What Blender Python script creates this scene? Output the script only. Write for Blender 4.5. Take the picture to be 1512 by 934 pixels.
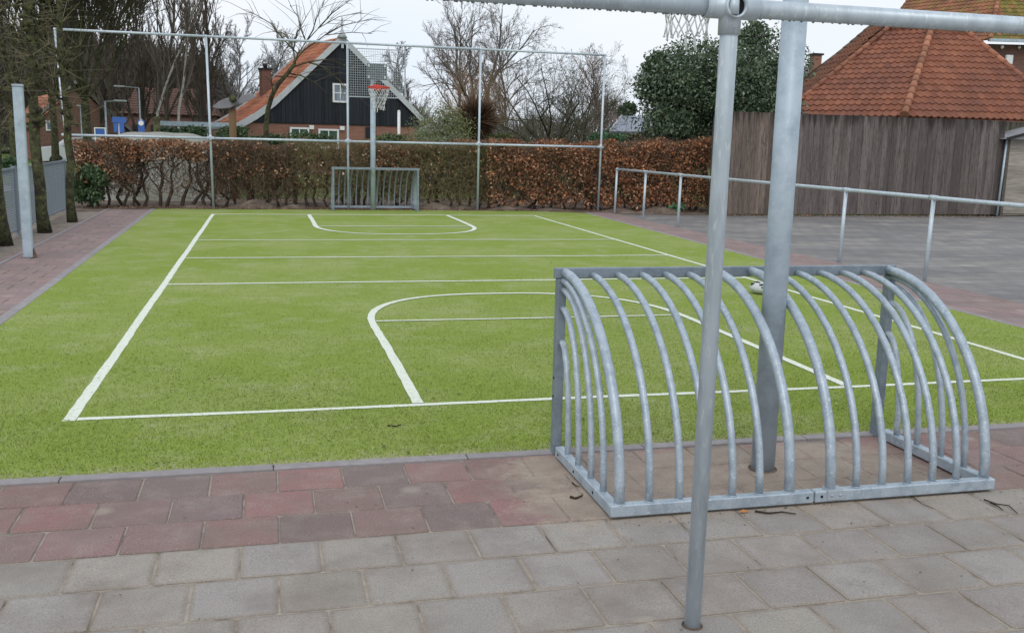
import bpy, math, random
import numpy as np
from mathutils import Vector, Matrix
PI = math.pi
S = bpy.context.scene
for o in list(bpy.data.objects): bpy.data.objects.remove(o)
C = S.collection

# ------------------------------------------------------------------ camera
EYE = Vector((0, 0, 1.65))
CR = Vector((0.97021910, -0.24112179, 0.02313381))
CU = Vector((0.02023077, 0.17583173, 0.98421233))
CD = Vector((0.24138270, 0.95443359, -0.17547339))
FPX = 1434.65
cam = bpy.data.cameras.new('camera'); camo = bpy.data.objects.new('camera', cam); C.objects.link(camo)
cam.sensor_width = 36; cam.lens = 36 * FPX / 1512; cam.clip_start = .05; cam.clip_end = 1500
mw = Matrix.Identity(4)
for i in range(3):
    mw[i][0] = CR[i]; mw[i][1] = CU[i]; mw[i][2] = -CD[i]; mw[i][3] = EYE[i]
camo.matrix_world = mw
S.camera = camo

def ray(x, y): return CD + CR * ((x - 756) / FPX) - CU * ((y - 467) / FPX)
def at(x, y, Y):
    v = ray(x, y); return EYE + v * (Y / v.y)
def onground(x, y, z=0):
    v = ray(x, y); return EYE + v * ((z - EYE.z) / v.z)
def onplane(x, y, P0, n):
    v = ray(x, y); return EYE + v * (((P0 - EYE).dot(n)) / v.dot(n))

# ------------------------------------------------------------------ light
W = bpy.data.worlds.new('World'); S.world = W; W.use_nodes = True
nt = W.node_tree; nt.nodes.clear()
sky = nt.nodes.new('ShaderNodeTexSky'); sky.sky_type = 'NISHITA'; sky.sun_disc = False
sky.sun_elevation = math.radians(42); sky.sun_rotation = math.radians(200); sky.air_density = 1.0; sky.dust_density = 4.0; sky.ozone_density = 1.0
cl = nt.nodes.new('ShaderNodeBackground'); cl.inputs['Color'].default_value = (0.865, 0.925, 1.0, 1); cl.inputs['Strength'].default_value = 1.08
sb = nt.nodes.new('ShaderNodeBackground'); sb.inputs['Strength'].default_value = .06
ctc = nt.nodes.new('ShaderNodeTexCoord'); cmp_ = nt.nodes.new('ShaderNodeMapping'); cmp_.inputs['Scale'].default_value = (1, 1, 2.6); cn = nt.nodes.new('ShaderNodeTexNoise'); cn.inputs['Scale'].default_value = 1.9; cn.inputs['Detail'].default_value = 5
ccr = nt.nodes.new('ShaderNodeValToRGB'); ccr.color_ramp.elements[0].position = .36; ccr.color_ramp.elements[0].color = (.80, .885, .985, 1); ccr.color_ramp.elements[1].position = .64; ccr.color_ramp.elements[1].color = (.93, .955, 1, 1)
nt.links.new(ctc.outputs['Generated'], cmp_.inputs[0]); nt.links.new(cmp_.outputs[0], cn.inputs['Vector']); nt.links.new(cn.outputs[0], ccr.inputs[0]); nt.links.new(ccr.outputs[0], cl.inputs['Color'])
mx = nt.nodes.new('ShaderNodeMixShader'); mx.inputs[0].default_value = .86
ow = nt.nodes.new('ShaderNodeOutputWorld')
nt.links.new(sky.outputs[0], sb.inputs['Color']); nt.links.new(sb.outputs[0], mx.inputs[1]); nt.links.new(cl.outputs[0], mx.inputs[2]); nt.links.new(mx.outputs[0], ow.inputs[0])
sl = bpy.data.lights.new('sun', 'SUN'); sl.energy = .9; sl.angle = math.radians(24); sl.color = (1, .96, .9)
so = bpy.data.objects.new('sun', sl); C.objects.link(so)
# light travels from the sun: az 200 deg (behind camera, slightly left), elevation 42
az = math.radians(200); el = math.radians(42)
sd = Vector((math.sin(az) * math.cos(el), math.cos(az) * math.cos(el), math.sin(el)))
so.rotation_euler = sd.to_track_quat('Z', 'Y').to_euler()
S.view_settings.view_transform = 'Standard'; S.view_settings.look = 'None'
S.view_settings.exposure = 0.10; S.view_settings.gamma = 1
S.view_settings.use_curve_mapping = False

# ------------------------------------------------------------------ helpers
def tag(o, label=None, cat=None, group=None, kind=None):
    if label: o['label'] = label
    if cat: o['category'] = cat
    if group: o['group'] = group
    if kind: o['kind'] = kind
    return o
def empty(name, loc, rz=0, label=None, cat=None, group=None):
    o = bpy.data.objects.new(name, None); C.objects.link(o); o.location = loc; o.rotation_euler = (0, 0, rz)
    o.empty_display_size = .1
    return tag(o, label, cat, group)
def copy_tree(o, parent=None):
    c = o.copy(); C.objects.link(c); c.parent = parent
    for ch in [x for x in C.objects if x.parent == o]: copy_tree(ch, c)
    return c

class MB:
    """mesh builder: collects shapes in one mesh (vertices, faces, vertex colours)"""
    def __init__(s): s.v = []; s.f = []; s.c = []; s.col = (1, 1, 1); s.uv = None; s.sm = []
    def add(s, vs, fs, col=None, smooth=False):
        b = len(s.v); s.v.extend([tuple(v) for v in vs]); s.f.extend([tuple(i + b for i in f) for f in fs])
        s.c.extend([col or s.col] * len(vs)); s.sm.extend([smooth] * len(fs)); return s
    def box(s, c, d, R=None, col=None, bev=0):
        x, y, z = [q / 2 for q in d]
        if bev:
            b = bev; vs = []
            for sx in (-1, 1):
                for sy in (-1, 1):
                    for sz in (-1, 1):
                        vs += [(sx * x, sy * (y - b), sz * (z - b)), (sx * (x - b), sy * y, sz * (z - b)), (sx * (x - b), sy * (y - b), sz * z)]
            idx = lambda sx, sy, sz, k: ((sx > 0) * 4 + (sy > 0) * 2 + (sz > 0)) * 3 + k
            fs = []
            q = [(-1, -1), (1, -1), (1, 1), (-1, 1)]
            for sg in (-1, 1):
                f = [idx(sg, a, b_, 0) for a, b_ in q]; fs.append(f if sg > 0 else f[::-1])
                f = [idx(a, sg, b_, 1) for a, b_ in q]; fs.append(f[::-1] if sg > 0 else f)
                f = [idx(a, b_, sg, 2) for a, b_ in q]; fs.append(f if sg > 0 else f[::-1])
            for a in (-1, 1):
                for b_ in (-1, 1):
                    fs.append([idx(a, b_, -1, 0), idx(a, b_, 1, 0), idx(a, b_, 1, 1), idx(a, b_, -1, 1)])
                    fs.append([idx(a, -1, b_, 0), idx(a, 1, b_, 0), idx(a, 1, b_, 2), idx(a, -1, b_, 2)])
                    fs.append([idx(-1, a, b_, 1), idx(1, a, b_, 1), idx(1, a, b_, 2), idx(-1, a, b_, 2)])
            for a in (-1, 1):
                for b_ in (-1, 1):
                    for c_ in (-1, 1): fs.append([idx(a, b_, c_, 0), idx(a, b_, c_, 1), idx(a, b_, c_, 2)])
        else:
            vs = [(sx * x, sy * y, sz * z) for sx in (-1, 1) for sy in (-1, 1) for sz in (-1, 1)]
            fs = [(0, 1, 3, 2), (4, 6, 7, 5), (0, 4, 5, 1), (2, 3, 7, 6), (0, 2, 6, 4), (1, 5, 7, 3)]
        o = Vector(c)
        vs = [(R @ Vector(v) if R else Vector(v)) + o for v in vs]
        return s.add(vs, fs, col)
    def bar(s, a, b, w, h, col=None, up=(0, 0, 1)):
        """box beam from a to b"""
        a = Vector(a); b = Vector(b); d = b - a; L = d.length; d.normalize()
        u = Vector(up); x = d.cross(u)
        if x.length < 1e-4: x = d.cross(Vector((1, 0, 0)))
        x.normalize(); z = x.cross(d)
        R = Matrix((x, d, z)).transposed()
        return s.box((a + b) / 2, (w, L, h), R, col)
    def tube(s, pts, r, n=10, col=None, cap=True, smooth=True):
        pts = [Vector(p) for p in pts]; k = len(pts)
        if not hasattr(r, '__len__'): r = [r] * k
        vs = []; fs = []
        t0 = (pts[1] - pts[0]).normalized()
        x = t0.cross(Vector((0, 0, 1)))
        if x.length < 1e-3: x = t0.cross(Vector((1, 0, 0)))
        x.normalize()
        for i, p in enumerate(pts):
            t = (pts[min(i + 1, k - 1)] - pts[max(i - 1, 0)]).normalized()
            x = (x - t * x.dot(t))
            if x.length < 1e-6: x = t.orthogonal()
            x.normalize(); y = t.cross(x)
            for j in range(n):
                a = 2 * PI * j / n; vs.append(p + (x * math.cos(a) + y * math.sin(a)) * r[i])
        for i in range(k - 1):
            for j in range(n):
                fs.append((i * n + j, i * n + (j + 1) % n, (i + 1) * n + (j + 1) % n, (i + 1) * n + j))
        s.add(vs, fs, col, smooth)
        if cap and n > 3:
            b = len(s.v) - len(vs)
            s.f.append(tuple(b + j for j in range(n))[::-1]); s.f.append(tuple(b + (k - 1) * n + j for j in range(n))); s.sm += [False, False]
        return s
    def prism(s, poly, d, col=None):
        """polygon (3D points) extruded by the vector d"""
        n = len(poly); P = [Vector(p) for p in poly]; d = Vector(d)
        vs = P + [p + d for p in P]
        fs = [tuple(range(n))[::-1], tuple(range(n, 2 * n))] + [(i, (i + 1) % n, n + (i + 1) % n, n + i) for i in range(n)]
        return s.add(vs, fs, col)
    def ball(s, c, r, nu=10, nv=7, col=None):
        r = r if hasattr(r, '__len__') else (r, r, r); c = Vector(c); vs = []; fs = []
        for i in range(nv + 1):
            t = PI * i / nv
            for j in range(nu):
                a = 2 * PI * j / nu; vs.append(c + Vector((r[0] * math.sin(t) * math.cos(a), r[1] * math.sin(t) * math.sin(a), r[2] * math.cos(t))))
        for i in range(nv):
            for j in range(nu): fs.append((i * nu + j, (i + 1) * nu + j, (i + 1) * nu + (j + 1) % nu, i * nu + (j + 1) % nu))
        return s.add(vs, fs, col, True)
    def build(s, name, m, parent=None, vc=True):
        me = bpy.data.meshes.new(name); me.from_pydata(s.v, [], s.f); me.materials.append(m)
        if vc:
            ca = me.color_attributes.new('Col', 'FLOAT_COLOR', 'POINT')
            a = np.ones((len(s.v), 4), np.float32); a[:, :3] = np.array(s.c, np.float32).reshape(-1, 3); ca.data.foreach_set('color', a.ravel())
        me.polygons.foreach_set('use_smooth', s.sm)
        me.update()
        o = bpy.data.objects.new(name, me); C.objects.link(o)
        if parent is not None: o.parent = parent
        return o
def quads(name, m, V, col, parent=None, tri=False):
    """V: (n,k,3) array of separate faces, col: (n,3)"""
    n, k, _ = V.shape
    me = bpy.data.meshes.new(name); me.vertices.add(n * k); me.vertices.foreach_set('co', V.astype(np.float32).ravel())
    me.loops.add(n * k); me.loops.foreach_set('vertex_index', np.arange(n * k, dtype=np.int32))
    me.polygons.add(n); me.polygons.foreach_set('loop_start', np.arange(0, n * k, k, dtype=np.int32)); me.polygons.foreach_set('loop_total', np.full(n, k, np.int32))
    me.update(calc_edges=True)
    ca = me.color_attributes.new('Col', 'FLOAT_COLOR', 'POINT')
    a = np.ones((n, k, 4), np.float32); a[:, :, :3] = col[:, None, :]; ca.data.foreach_set('color', a.ravel())
    me.materials.append(m); o = bpy.data.objects.new(name, me); C.objects.link(o)
    if parent is not None: o.parent = parent
    return o
def leaves(P, size, cols, rng, asp=.55, droop=0.0):
    """leaf-shaped quads at P (n,3)"""
    n = len(P)
    a = rng.normal(size=(n, 3)); a[:, 2] -= droop; a /= np.linalg.norm(a, axis=1)[:, None]
    b = rng.normal(size=(n, 3)); b -= a * (a * b).sum(1)[:, None]; b /= np.linalg.norm(b, axis=1)[:, None]
    L = (size * rng.uniform(.6, 1.3, n))[:, None]
    a = a * L; b = b * L * asp * .5
    V = np.stack([P, P + a * .45 + b, P + a, P + a * .45 - b], 1)
    return V
def tubes3(segs):
    """many straight thin twigs as 3-sided prisms: segs (n,8) = p0 p1 r0 r1"""
    s = np.array(segs, np.float64); p0 = s[:, :3]; p1 = s[:, 3:6]; r0 = s[:, 6:7]; r1 = s[:, 7:8]
    d = p1 - p0; d /= np.linalg.norm(d, axis=1)[:, None] + 1e-9
    ref = np.where(np.abs(d[:, 2:3]) > .9, np.array([[1., 0, 0]]), np.array([[0, 0, 1.]]))
    x = np.cross(d, ref); x /= np.linalg.norm(x, axis=1)[:, None]; y = np.cross(d, x)
    A = []; B = []
    for k in range(3):
        a = 2 * PI * k / 3; o = x * math.cos(a) + y * math.sin(a); A.append(p0 + o * r0); B.append(p1 + o * r1)
    F = [np.stack([A[k], A[(k + 1) % 3], B[(k + 1) % 3], B[k]], 1) for k in range(3)]
    return np.concatenate(F, 0)

# ------------------------------------------------------------------ materials
def mat(name, col, rough=.8, metal=0, vc=0.0, n1=None, n2=None, bump=None, spec=.3, coords='Object', stretch=(1, 1, 1), detail=4):
    """col x vertex colour; n1/n2 = (scale, colour, lo, hi) noise-mixed colours; bump = (scale, strength, distance)"""
    m = bpy.data.materials.new(name); m.use_nodes = True; t = m.node_tree; N = t.nodes; L = t.links
    b = N['Principled BSDF']; b.inputs['Roughness'].default_value = rough; b.inputs['Metallic'].default_value = metal
    b.inputs['Specular IOR Level'].default_value = spec
    tc = N.new('ShaderNodeTexCoord'); mp = N.new('ShaderNodeMapping'); mp.inputs['Scale'].default_value = stretch
    L.new(tc.outputs[coords], mp.inputs[0])
    cur = N.new('ShaderNodeRGB'); cur.outputs[0].default_value = (*col, 1); out = cur.outputs[0]
    if vc:
        a = N.new('ShaderNodeVertexColor'); a.layer_name = 'Col'
        mm = N.new('ShaderNodeMix'); mm.data_type = 'RGBA'; mm.blend_type = 'MULTIPLY'; mm.inputs[0].default_value = vc
        L.new(out, mm.inputs[6]); L.new(a.outputs[0], mm.inputs[7]); out = mm.outputs[2]
    for q in (n1, n2):
        if not q: continue
        sc, c2, lo, hi = q[:4]
        n = N.new('ShaderNodeTexNoise'); n.inputs['Scale'].default_value = sc; n.inputs['Detail'].default_value = detail; n.inputs['Roughness'].default_value = .62
        L.new(mp.outputs[0], n.inputs['Vector'])
        mr = N.new('ShaderNodeMapRange'); mr.inputs[1].default_value = lo; mr.inputs[2].default_value = hi; mr.inputs[4].default_value = q[4] if len(q) > 4 else 1
        L.new(n.outputs[0], mr.inputs[0])
        mm = N.new('ShaderNodeMix'); mm.data_type = 'RGBA'; L.new(mr.outputs[0], mm.inputs[0]); L.new(out, mm.inputs[6]); mm.inputs[7].default_value = (*c2, 1); out = mm.outputs[2]
    L.new(out, b.inputs['Base Color'])
    if bump:
        n = N.new('ShaderNodeTexNoise'); n.inputs['Scale'].default_value = bump[0]; n.inputs['Detail'].default_value = 6; L.new(mp.outputs[0], n.inputs['Vector'])
        bp = N.new('ShaderNodeBump'); bp.inputs['Strength'].default_value = bump[1]; bp.inputs['Distance'].default_value = bump[2]
        L.new(n.outputs[0], bp.inputs['Height']); L.new(bp.outputs[0], b.inputs['Normal'])
    m['out'] = 1
    return m
def add_mix(m, fac_builder, col):
    """append a further colour mix in front of Base Color; fac_builder(nodes, links) returns a socket"""
    t = m.node_tree; N = t.nodes; L = t.links; b = N['Principled BSDF']
    src = b.inputs['Base Color'].links[0].from_socket
    mm = N.new('ShaderNodeMix'); mm.data_type = 'RGBA'; L.new(fac_builder(N, L), mm.inputs[0]); L.new(src, mm.inputs[6]); mm.inputs[7].default_value = (*col, 1)
    L.new(mm.outputs[2], b.inputs['Base Color'])

M = {}
M['galv'] = mat('galvanised_steel', (.42, .49, .555), .48, .35, n1=(15, (.31, .375, .435), .42, .64), n2=(80, (.64, .71, .77), .565, .70, .8), bump=(90, .3, .003), spec=.5)
M['galv_dull'] = mat('weathered_galvanised_steel', (.51, .59, .66), .40, .18, n1=(22, (.41, .48, .54), .44, .66), n2=(70, (.74, .78, .80), .57, .72, .8), bump=(70, .3, .003), spec=.5, stretch=(1, 1, .22))
M['galv_shade'] = mat('dull_shaded_angle_iron', (.235, .285, .33), .55, .3, n1=(12, (.17, .21, .25), .42, .66), n2=(60, (.36, .42, .46), .58, .75, .6), bump=(70, .2, .002), spec=.4)  # dull steel, with shade of the side facing away put into the colour
M['mesh'] = mat('dull_fence_wire', (.23, .27, .31), .6, .2)
M['galv_blue'] = mat('blue_grey_steel', (.44, .525, .60), .5, .15, n1=(7, (.32, .395, .46), .4, .68), n2=(60, (.52, .59, .64), .56, .74, .7), bump=(70, .2, .003), spec=.4)
M['dark'] = mat('dark_hole', (.01, .01, .012), .9)
M['turf'] = mat('artificial_turf', (.24, .312, .066), .95, spec=.1, n1=(.6, (.33, .37, .15), .42, .62), n2=(2.4, (.39, .41, .24), .52, .70, .7), bump=(260, .5, .006), detail=7)
def f_speck(N, L):
    tc = N.new('ShaderNodeTexCoord'); n = N.new('ShaderNodeTexNoise'); n.inputs['Scale'].default_value = 150; n.inputs['Detail'].default_value = 5
    mp = N.new('ShaderNodeMapping'); mp.inputs['Scale'].default_value = (.8, .6, 1); L.new(tc.outputs['Object'], mp.inputs[0]); L.new(mp.outputs[0], n.inputs['Vector'])
    mr = N.new('ShaderNodeMapRange'); mr.inputs[1].default_value = .36; mr.inputs[2].default_value = .68; mr.inputs[4].default_value = .75; L.new(n.outputs[0], mr.inputs[0]); return mr.outputs[0]
add_mix(M['turf'], f_speck, (.19, .265, .045))
def f_streak(N, L):
    tc = N.new('ShaderNodeTexCoord'); n = N.new('ShaderNodeTexNoise'); n.inputs['Scale'].default_value = 9; n.inputs['Detail'].default_value = 6; n.inputs['Roughness'].default_value = .7
    mp = N.new('ShaderNodeMapping'); mp.inputs['Scale'].default_value = (.45, 1.3, 1); L.new(tc.outputs['Object'], mp.inputs[0]); L.new(mp.outputs[0], n.inputs['Vector'])
    mr = N.new('ShaderNodeMapRange'); mr.inputs[1].default_value = .46; mr.inputs[2].default_value = .68; mr.inputs[4].default_value = .6; L.new(n.outputs[0], mr.inputs[0]); return mr.outputs[0]
def f_edge(N, L):
    tc = N.new('ShaderNodeTexCoord'); sx = N.new('ShaderNodeSeparateXYZ'); L.new(tc.outputs['Object'], sx.inputs[0]); n = N.new('ShaderNodeTexNoise'); n.inputs['Scale'].default_value = 7; n.inputs['Detail'].default_value = 9; n.inputs['Roughness'].default_value = .75; L.new(tc.outputs['Object'], n.inputs['Vector'])
    k = N.new('ShaderNodeMath'); k.operation = 'MULTIPLY_ADD'; L.new(n.outputs[0], k.inputs[0]); k.inputs[1].default_value = -.55; L.new(sx.outputs[1], k.inputs[2])
    mr = N.new('ShaderNodeMapRange'); mr.inputs[1].default_value = 4.74; mr.inputs[2].default_value = 4.62; mr.inputs[4].default_value = .8; L.new(k.outputs[0], mr.inputs[0]); return mr.outputs[0]
add_mix(M['turf'], f_edge, (.40, .37, .25))
add_mix(M['turf'], f_streak, (.19, .265, .045))
M['line'] = mat('white_turf_line', (.72, .76, .68), .9, n1=(45, (.42, .50, .26), .50, .70, .75), bump=(200, .4, .004), spec=.1)
M['fibre'] = mat('turf_fibre', (1, 1, 1), .8, vc=1, spec=.1)
M['tile'] = mat('concrete_paver', (1, 1, 1), .82, vc=1, n1=(6, (.36, .32, .28), .47, .74, .45), n2=(110, (.50, .47, .44), .54, .72, .45), bump=(150, .6, .004), spec=.25, detail=8)
def f_sand(N, L):
    tc = N.new('ShaderNodeTexCoord'); sx = N.new('ShaderNodeSeparateXYZ'); L.new(tc.outputs['Object'], sx.inputs[0])
    def smooth(inp, a, b):
        mr = N.new('ShaderNodeMapRange'); mr.interpolation_type = 'SMOOTHSTEP'; mr.inputs[1].default_value = a; mr.inputs[2].default_value = b; L.new(inp, mr.inputs[0]); return mr.outputs[0]
    def mul(a, b):
        k = N.new('ShaderNodeMath'); k.operation = 'MULTIPLY'; L.new(a, k.inputs[0]); L.new(b, k.inputs[1]); return k.outputs[0]
    box = mul(mul(smooth(sx.outputs[0], .75, 1.35), smooth(sx.outputs[0], 3.9, 3.0)), mul(smooth(sx.outputs[1], 3.62, 3.95), smooth(sx.outputs[1], 4.95, 4.7)))
    n = N.new('ShaderNodeTexNoise'); n.inputs['Scale'].default_value = 4.5; n.inputs['Detail'].default_value = 11; n.inputs['Roughness'].default_value = .82; L.new(tc.outputs['Object'], n.inputs['Vector'])
    k = N.new('ShaderNodeMath'); k.operation = 'MULTIPLY_ADD'; L.new(n.outputs[0], k.inputs[0]); k.inputs[1].default_value = 2.6; L.new(box, k.inputs[2])
    mr = N.new('ShaderNodeMapRange'); mr.inputs[1].default_value = 1.8; mr.inputs[2].default_value = 2.3; mr.inputs[4].default_value = .9; L.new(k.outputs[0], mr.inputs[0])
    return mr.outputs[0]
add_mix(M['tile'], f_sand, (.40, .335, .27))
def f_dark(N, L):
    tc = N.new('ShaderNodeTexCoord'); n = N.new('ShaderNodeTexNoise'); n.inputs['Scale'].default_value = 170; n.inputs['Detail'].default_value = 4; L.new(tc.outputs['Object'], n.inputs['Vector'])
    mr = N.new('ShaderNodeMapRange'); mr.inputs[1].default_value = .50; mr.inputs[2].default_value = .70; mr.inputs[4].default_value = .5; L.new(n.outputs[0], mr.inputs[0]); return mr.outputs[0]
add_mix(M['tile'], f_dark, (.10, .08, .075))
def f_stain(N, L):
    tc = N.new('ShaderNodeTexCoord'); n = N.new('ShaderNodeTexNoise'); n.inputs['Scale'].default_value = 2.3; n.inputs['Detail'].default_value = 10; n.inputs['Roughness'].default_value = .68; L.new(tc.outputs['Object'], n.inputs['Vector'])
    mr = N.new('ShaderNodeMapRange'); mr.inputs[1].default_value = .44; mr.inputs[2].default_value = .66; mr.inputs[4].default_value = .55; L.new(n.outputs[0], mr.inputs[0]); return mr.outputs[0]
add_mix(M['tile'], f_stain, (.175, .145, .125))
def f_worn(N, L):
    tc = N.new('ShaderNodeTexCoord'); n = N.new('ShaderNodeTexVoronoi'); n.inputs['Scale'].default_value = 2.1; L.new(tc.outputs['Object'], n.inputs['Vector'])
    mr = N.new('ShaderNodeMapRange'); mr.inputs[1].default_value = .13; mr.inputs[2].default_value = .05; mr.inputs[4].default_value = .35; L.new(n.outputs['Distance'], mr.inputs[0]); return mr.outputs[0]
add_mix(M['tile'], f_worn, (.46, .41, .34))
M['joint'] = mat('joint_sand', (.30, .26, .215), .95, n1=(14, (.36, .32, .27), .4, .62), n2=(5, (.15, .125, .10), .5, .68), bump=(120, .5, .004), spec=.1)
M['kerb'] = mat('kerb_concrete', (.30, .28, .29), .85, vc=1, n1=(12, (.24, .225, .225), .4, .7), n2=(90, (.42, .4, .38), .6, .8, .5), bump=(120, .3, .002))
M['yard'] = mat('yard_paving', (.245, .235, .23), .75, n1=(.6, (.19, .185, .185), .42, .56), n2=(1.3, (.36, .335, .30), .50, .66, .75), stretch=(.55, 1.3, 1), bump=(60, .25, .003), detail=7)
def f_joint(N, L):
    tc = N.new('ShaderNodeTexCoord'); b = N.new('ShaderNodeTexBrick'); b.inputs['Scale'].default_value = 1; b.inputs['Brick Width'].default_value = .315; b.inputs['Row Height'].default_value = .315; b.inputs['Mortar Size'].default_value = .01
    b.inputs['Color1'].default_value = (0, 0, 0, 1); b.inputs['Color2'].default_value = (.42, .42, .42, 1); b.inputs['Mortar'].default_value = (.9, .9, .9, 1)
    L.new(tc.outputs['Object'], b.inputs['Vector']); return b.outputs['Color']
add_mix(M['yard'], f_joint, (.115, .11, .11))
M['soil'] = mat('soil', (.13, .10, .08), .95, n1=(2.5, (.24, .195, .155), .45, .65), n2=(20, (.06, .045, .035), .5, .7), bump=(22, .8, .03), spec=.1)
M['sandsoil'] = mat('sandy_soil', (.27, .235, .20), .95, n1=(2, (.20, .15, .125), .45, .65), n2=(14, (.36, .32, .275), .52, .7), bump=(25, .7, .02), spec=.1)
M['grass'] = mat('meadow_grass', (.10, .15, .045), .95, n1=(.25, (.13, .17, .06), .4, .6), n2=(6, (.16, .15, .09), .5, .75), bump=(30, .6, .03), spec=.1)
M['path'] = mat('pale_path', (.45, .42, .38), .9, n1=(1, (.36, .33, .30), .4, .7), spec=.1)
M['bark'] = mat('bark', (1, 1, 1), .9, vc=1, n1=(9, (.07, .065, .05), .5, .7, .7), bump=(30, .8, .02), spec=.15)
M['bark_green'] = mat('mossy_bark', (.085, .09, .045), .9, n1=(7, (.04, .036, .028), .42, .58), n2=(16, (.17, .19, .06), .56, .72, .8), bump=(26, .9, .03), spec=.15)
M['twig'] = mat('twig', (1, 1, 1), .85, vc=1, spec=.2)
M['leaf'] = mat('leaf', (1, 1, 1), .5, vc=1, spec=.4)
M['dry_leaf'] = mat('dry_leaf', (1, 1, 1), .75, vc=1, spec=.2)
M['fence_wood'] = mat('weathered_boards', (1, 1, 1), .85, vc=1, n1=(3, (.075, .062, .06), .45, .7, .8), n2=(26, (.20, .175, .165), .5, .75, .5), stretch=(5, 5, .4), bump=(30, .5, .006), spec=.2)
def f_top(N, L):
    tc = N.new('ShaderNodeTexCoord'); sx = N.new('ShaderNodeSeparateXYZ'); L.new(tc.outputs['Object'], sx.inputs[0])
    n = N.new('ShaderNodeTexNoise'); n.inputs['Scale'].default_value = 8; n.inputs['Detail'].default_value = 5; mp = N.new('ShaderNodeMapping'); mp.inputs['Scale'].default_value = (1, 1, .12); L.new(tc.outputs['Object'], mp.inputs[0]); L.new(mp.outputs[0], n.inputs['Vector'])
    k = N.new('ShaderNodeMath'); k.operation = 'MULTIPLY_ADD'; L.new(n.outputs[0], k.inputs[0]); k.inputs[1].default_value = 1.7; L.new(sx.outputs[2], k.inputs[2])
    mr = N.new('ShaderNodeMapRange'); mr.inputs[1].default_value = 3.1; mr.inputs[2].default_value = 3.5; mr.inputs[4].default_value = .9; L.new(k.outputs[0], mr.inputs[0]); return mr.outputs[0]
def f_grain(N, L):
    tc = N.new('ShaderNodeTexCoord'); n = N.new('ShaderNodeTexNoise'); n.inputs['Scale'].default_value = 9; n.inputs['Detail'].default_value = 8; n.inputs['Roughness'].default_value = .8
    mp = N.new('ShaderNodeMapping'); mp.inputs['Scale'].default_value = (4.5, 1, .5); L.new(tc.outputs['Object'], mp.inputs[0]); L.new(mp.outputs[0], n.inputs['Vector'])
    mr = N.new('ShaderNodeMapRange'); mr.inputs[1].default_value = .48; mr.inputs[2].default_value = .62; mr.inputs[4].default_value = .75; L.new(n.outputs[0], mr.inputs[0]); return mr.outputs[0]
add_mix(M['fence_wood'], f_grain, (.055, .044, .045))
def f_knot(N, L):
    tc = N.new('ShaderNodeTexCoord'); n = N.new('ShaderNodeTexVoronoi'); n.inputs['Scale'].default_value = 3.2
    mp = N.new('ShaderNodeMapping'); mp.inputs['Scale'].default_value = (1.6, .01, .8); L.new(tc.outputs['Object'], mp.inputs[0]); L.new(mp.outputs[0], n.inputs['Vector'])
    mr = N.new('ShaderNodeMapRange'); mr.inputs[1].default_value = .10; mr.inputs[2].default_value = .04; mr.inputs[4].default_value = .85; L.new(n.outputs['Distance'], mr.inputs[0]); return mr.outputs[0]
add_mix(M['fence_wood'], f_knot, (.035, .026, .022))
add_mix(M['fence_wood'], f_top, (.028, .023, .02))
M['shed_wood'] = mat('grey_cladding', (1, 1, 1), .85, vc=1, n1=(4, (.16, .14, .12), .45, .7, .7), stretch=(.5, .5, 5), bump=(30, .4, .005), spec=.2)
M['wood'] = mat('brown_wood', (.16, .10, .055), .85, n1=(6, (.12, .12, .045), .5, .7), bump=(30, .5, .006))
M['red_tile'] = mat('clay_roof_tile', (1, 1, 1), .8, vc=1, n1=(.8, (.12, .055, .045), .42, .70, .6), n2=(22, (.30, .15, .09), .55, .8, .5), bump=(40, .25, .006), spec=.2)
M['dark_board'] = mat('black_boards', (1, 1, 1), .75, vc=1, n1=(3, (.03, .034, .042), .45, .7), stretch=(6, 6, .4), spec=.25)
M['board_white'] = mat('pale_grey_painted_board', (.52, .55, .57), .7, n1=(3, (.42, .45, .45), .45, .7))
M['white'] = mat('white_paint', (.75, .77, .78), .5)
M['glass'] = mat('window_glass', (.10, .14, .18), .08, 0, n1=(2, (.22, .27, .33), .4, .6), spec=.8)
def brick_mat(name, c1, c2, mortar):
    m = mat(name, c1, .9, spec=.15, bump=(40, .3, .004)); N = m.node_tree.nodes; L = m.node_tree.links
    tc = N.new('ShaderNodeTexCoord'); mp = N.new('ShaderNodeMapping'); mp.inputs['Rotation'].default_value = (PI / 2, 0, 0); L.new(tc.outputs['Object'], mp.inputs[0])
    b = N.new('ShaderNodeTexBrick'); b.inputs['Scale'].default_value = 1; b.inputs['Brick Width'].default_value = .22; b.inputs['Row Height'].default_value = .07; b.inputs['Mortar Size'].default_value = .008
    b.inputs['Color1'].default_value = (*c1, 1); b.inputs['Color2'].default_value = (*c2, 1); b.inputs['Mortar'].default_value = (*mortar, 1)
    L.new(mp.outputs[0], b.inputs['Vector']); L.new(b.outputs['Color'], N['Principled BSDF'].inputs['Base Color']); return m
M['brick'] = brick_mat('red_brick', (.24, .105, .075), (.30, .14, .10), (.26, .20, .17))
M['brick_dark'] = brick_mat('dark_brick', (.15, .075, .06), (.20, .10, .08), (.16, .13, .12))
M['grey_roof'] = mat('grey_sheet_roof', (.28, .31, .37), .5, .2, n1=(1.5, (.22, .25, .30), .4, .7))
M['blue'] = mat('blue_sign_face', (.05, .13, .42), .45)
M['concrete'] = mat('grey_concrete', (.30, .30, .275), .9, n1=(1.3, (.24, .245, .20), .4, .65), n2=(9, (.38, .37, .35), .5, .75, .6), bump=(20, .2, .01))
M['moss_roof'] = mat('grey_zinc_sheet', (.25, .25, .27), .6, .2, n1=(3, (.18, .18, .185), .4, .7))
M['orange'] = mat('orange_hoop_paint', (.60, .075, .05), .45)
M['cord'] = mat('white_cord', (.72, .74, .76), .8)
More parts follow.
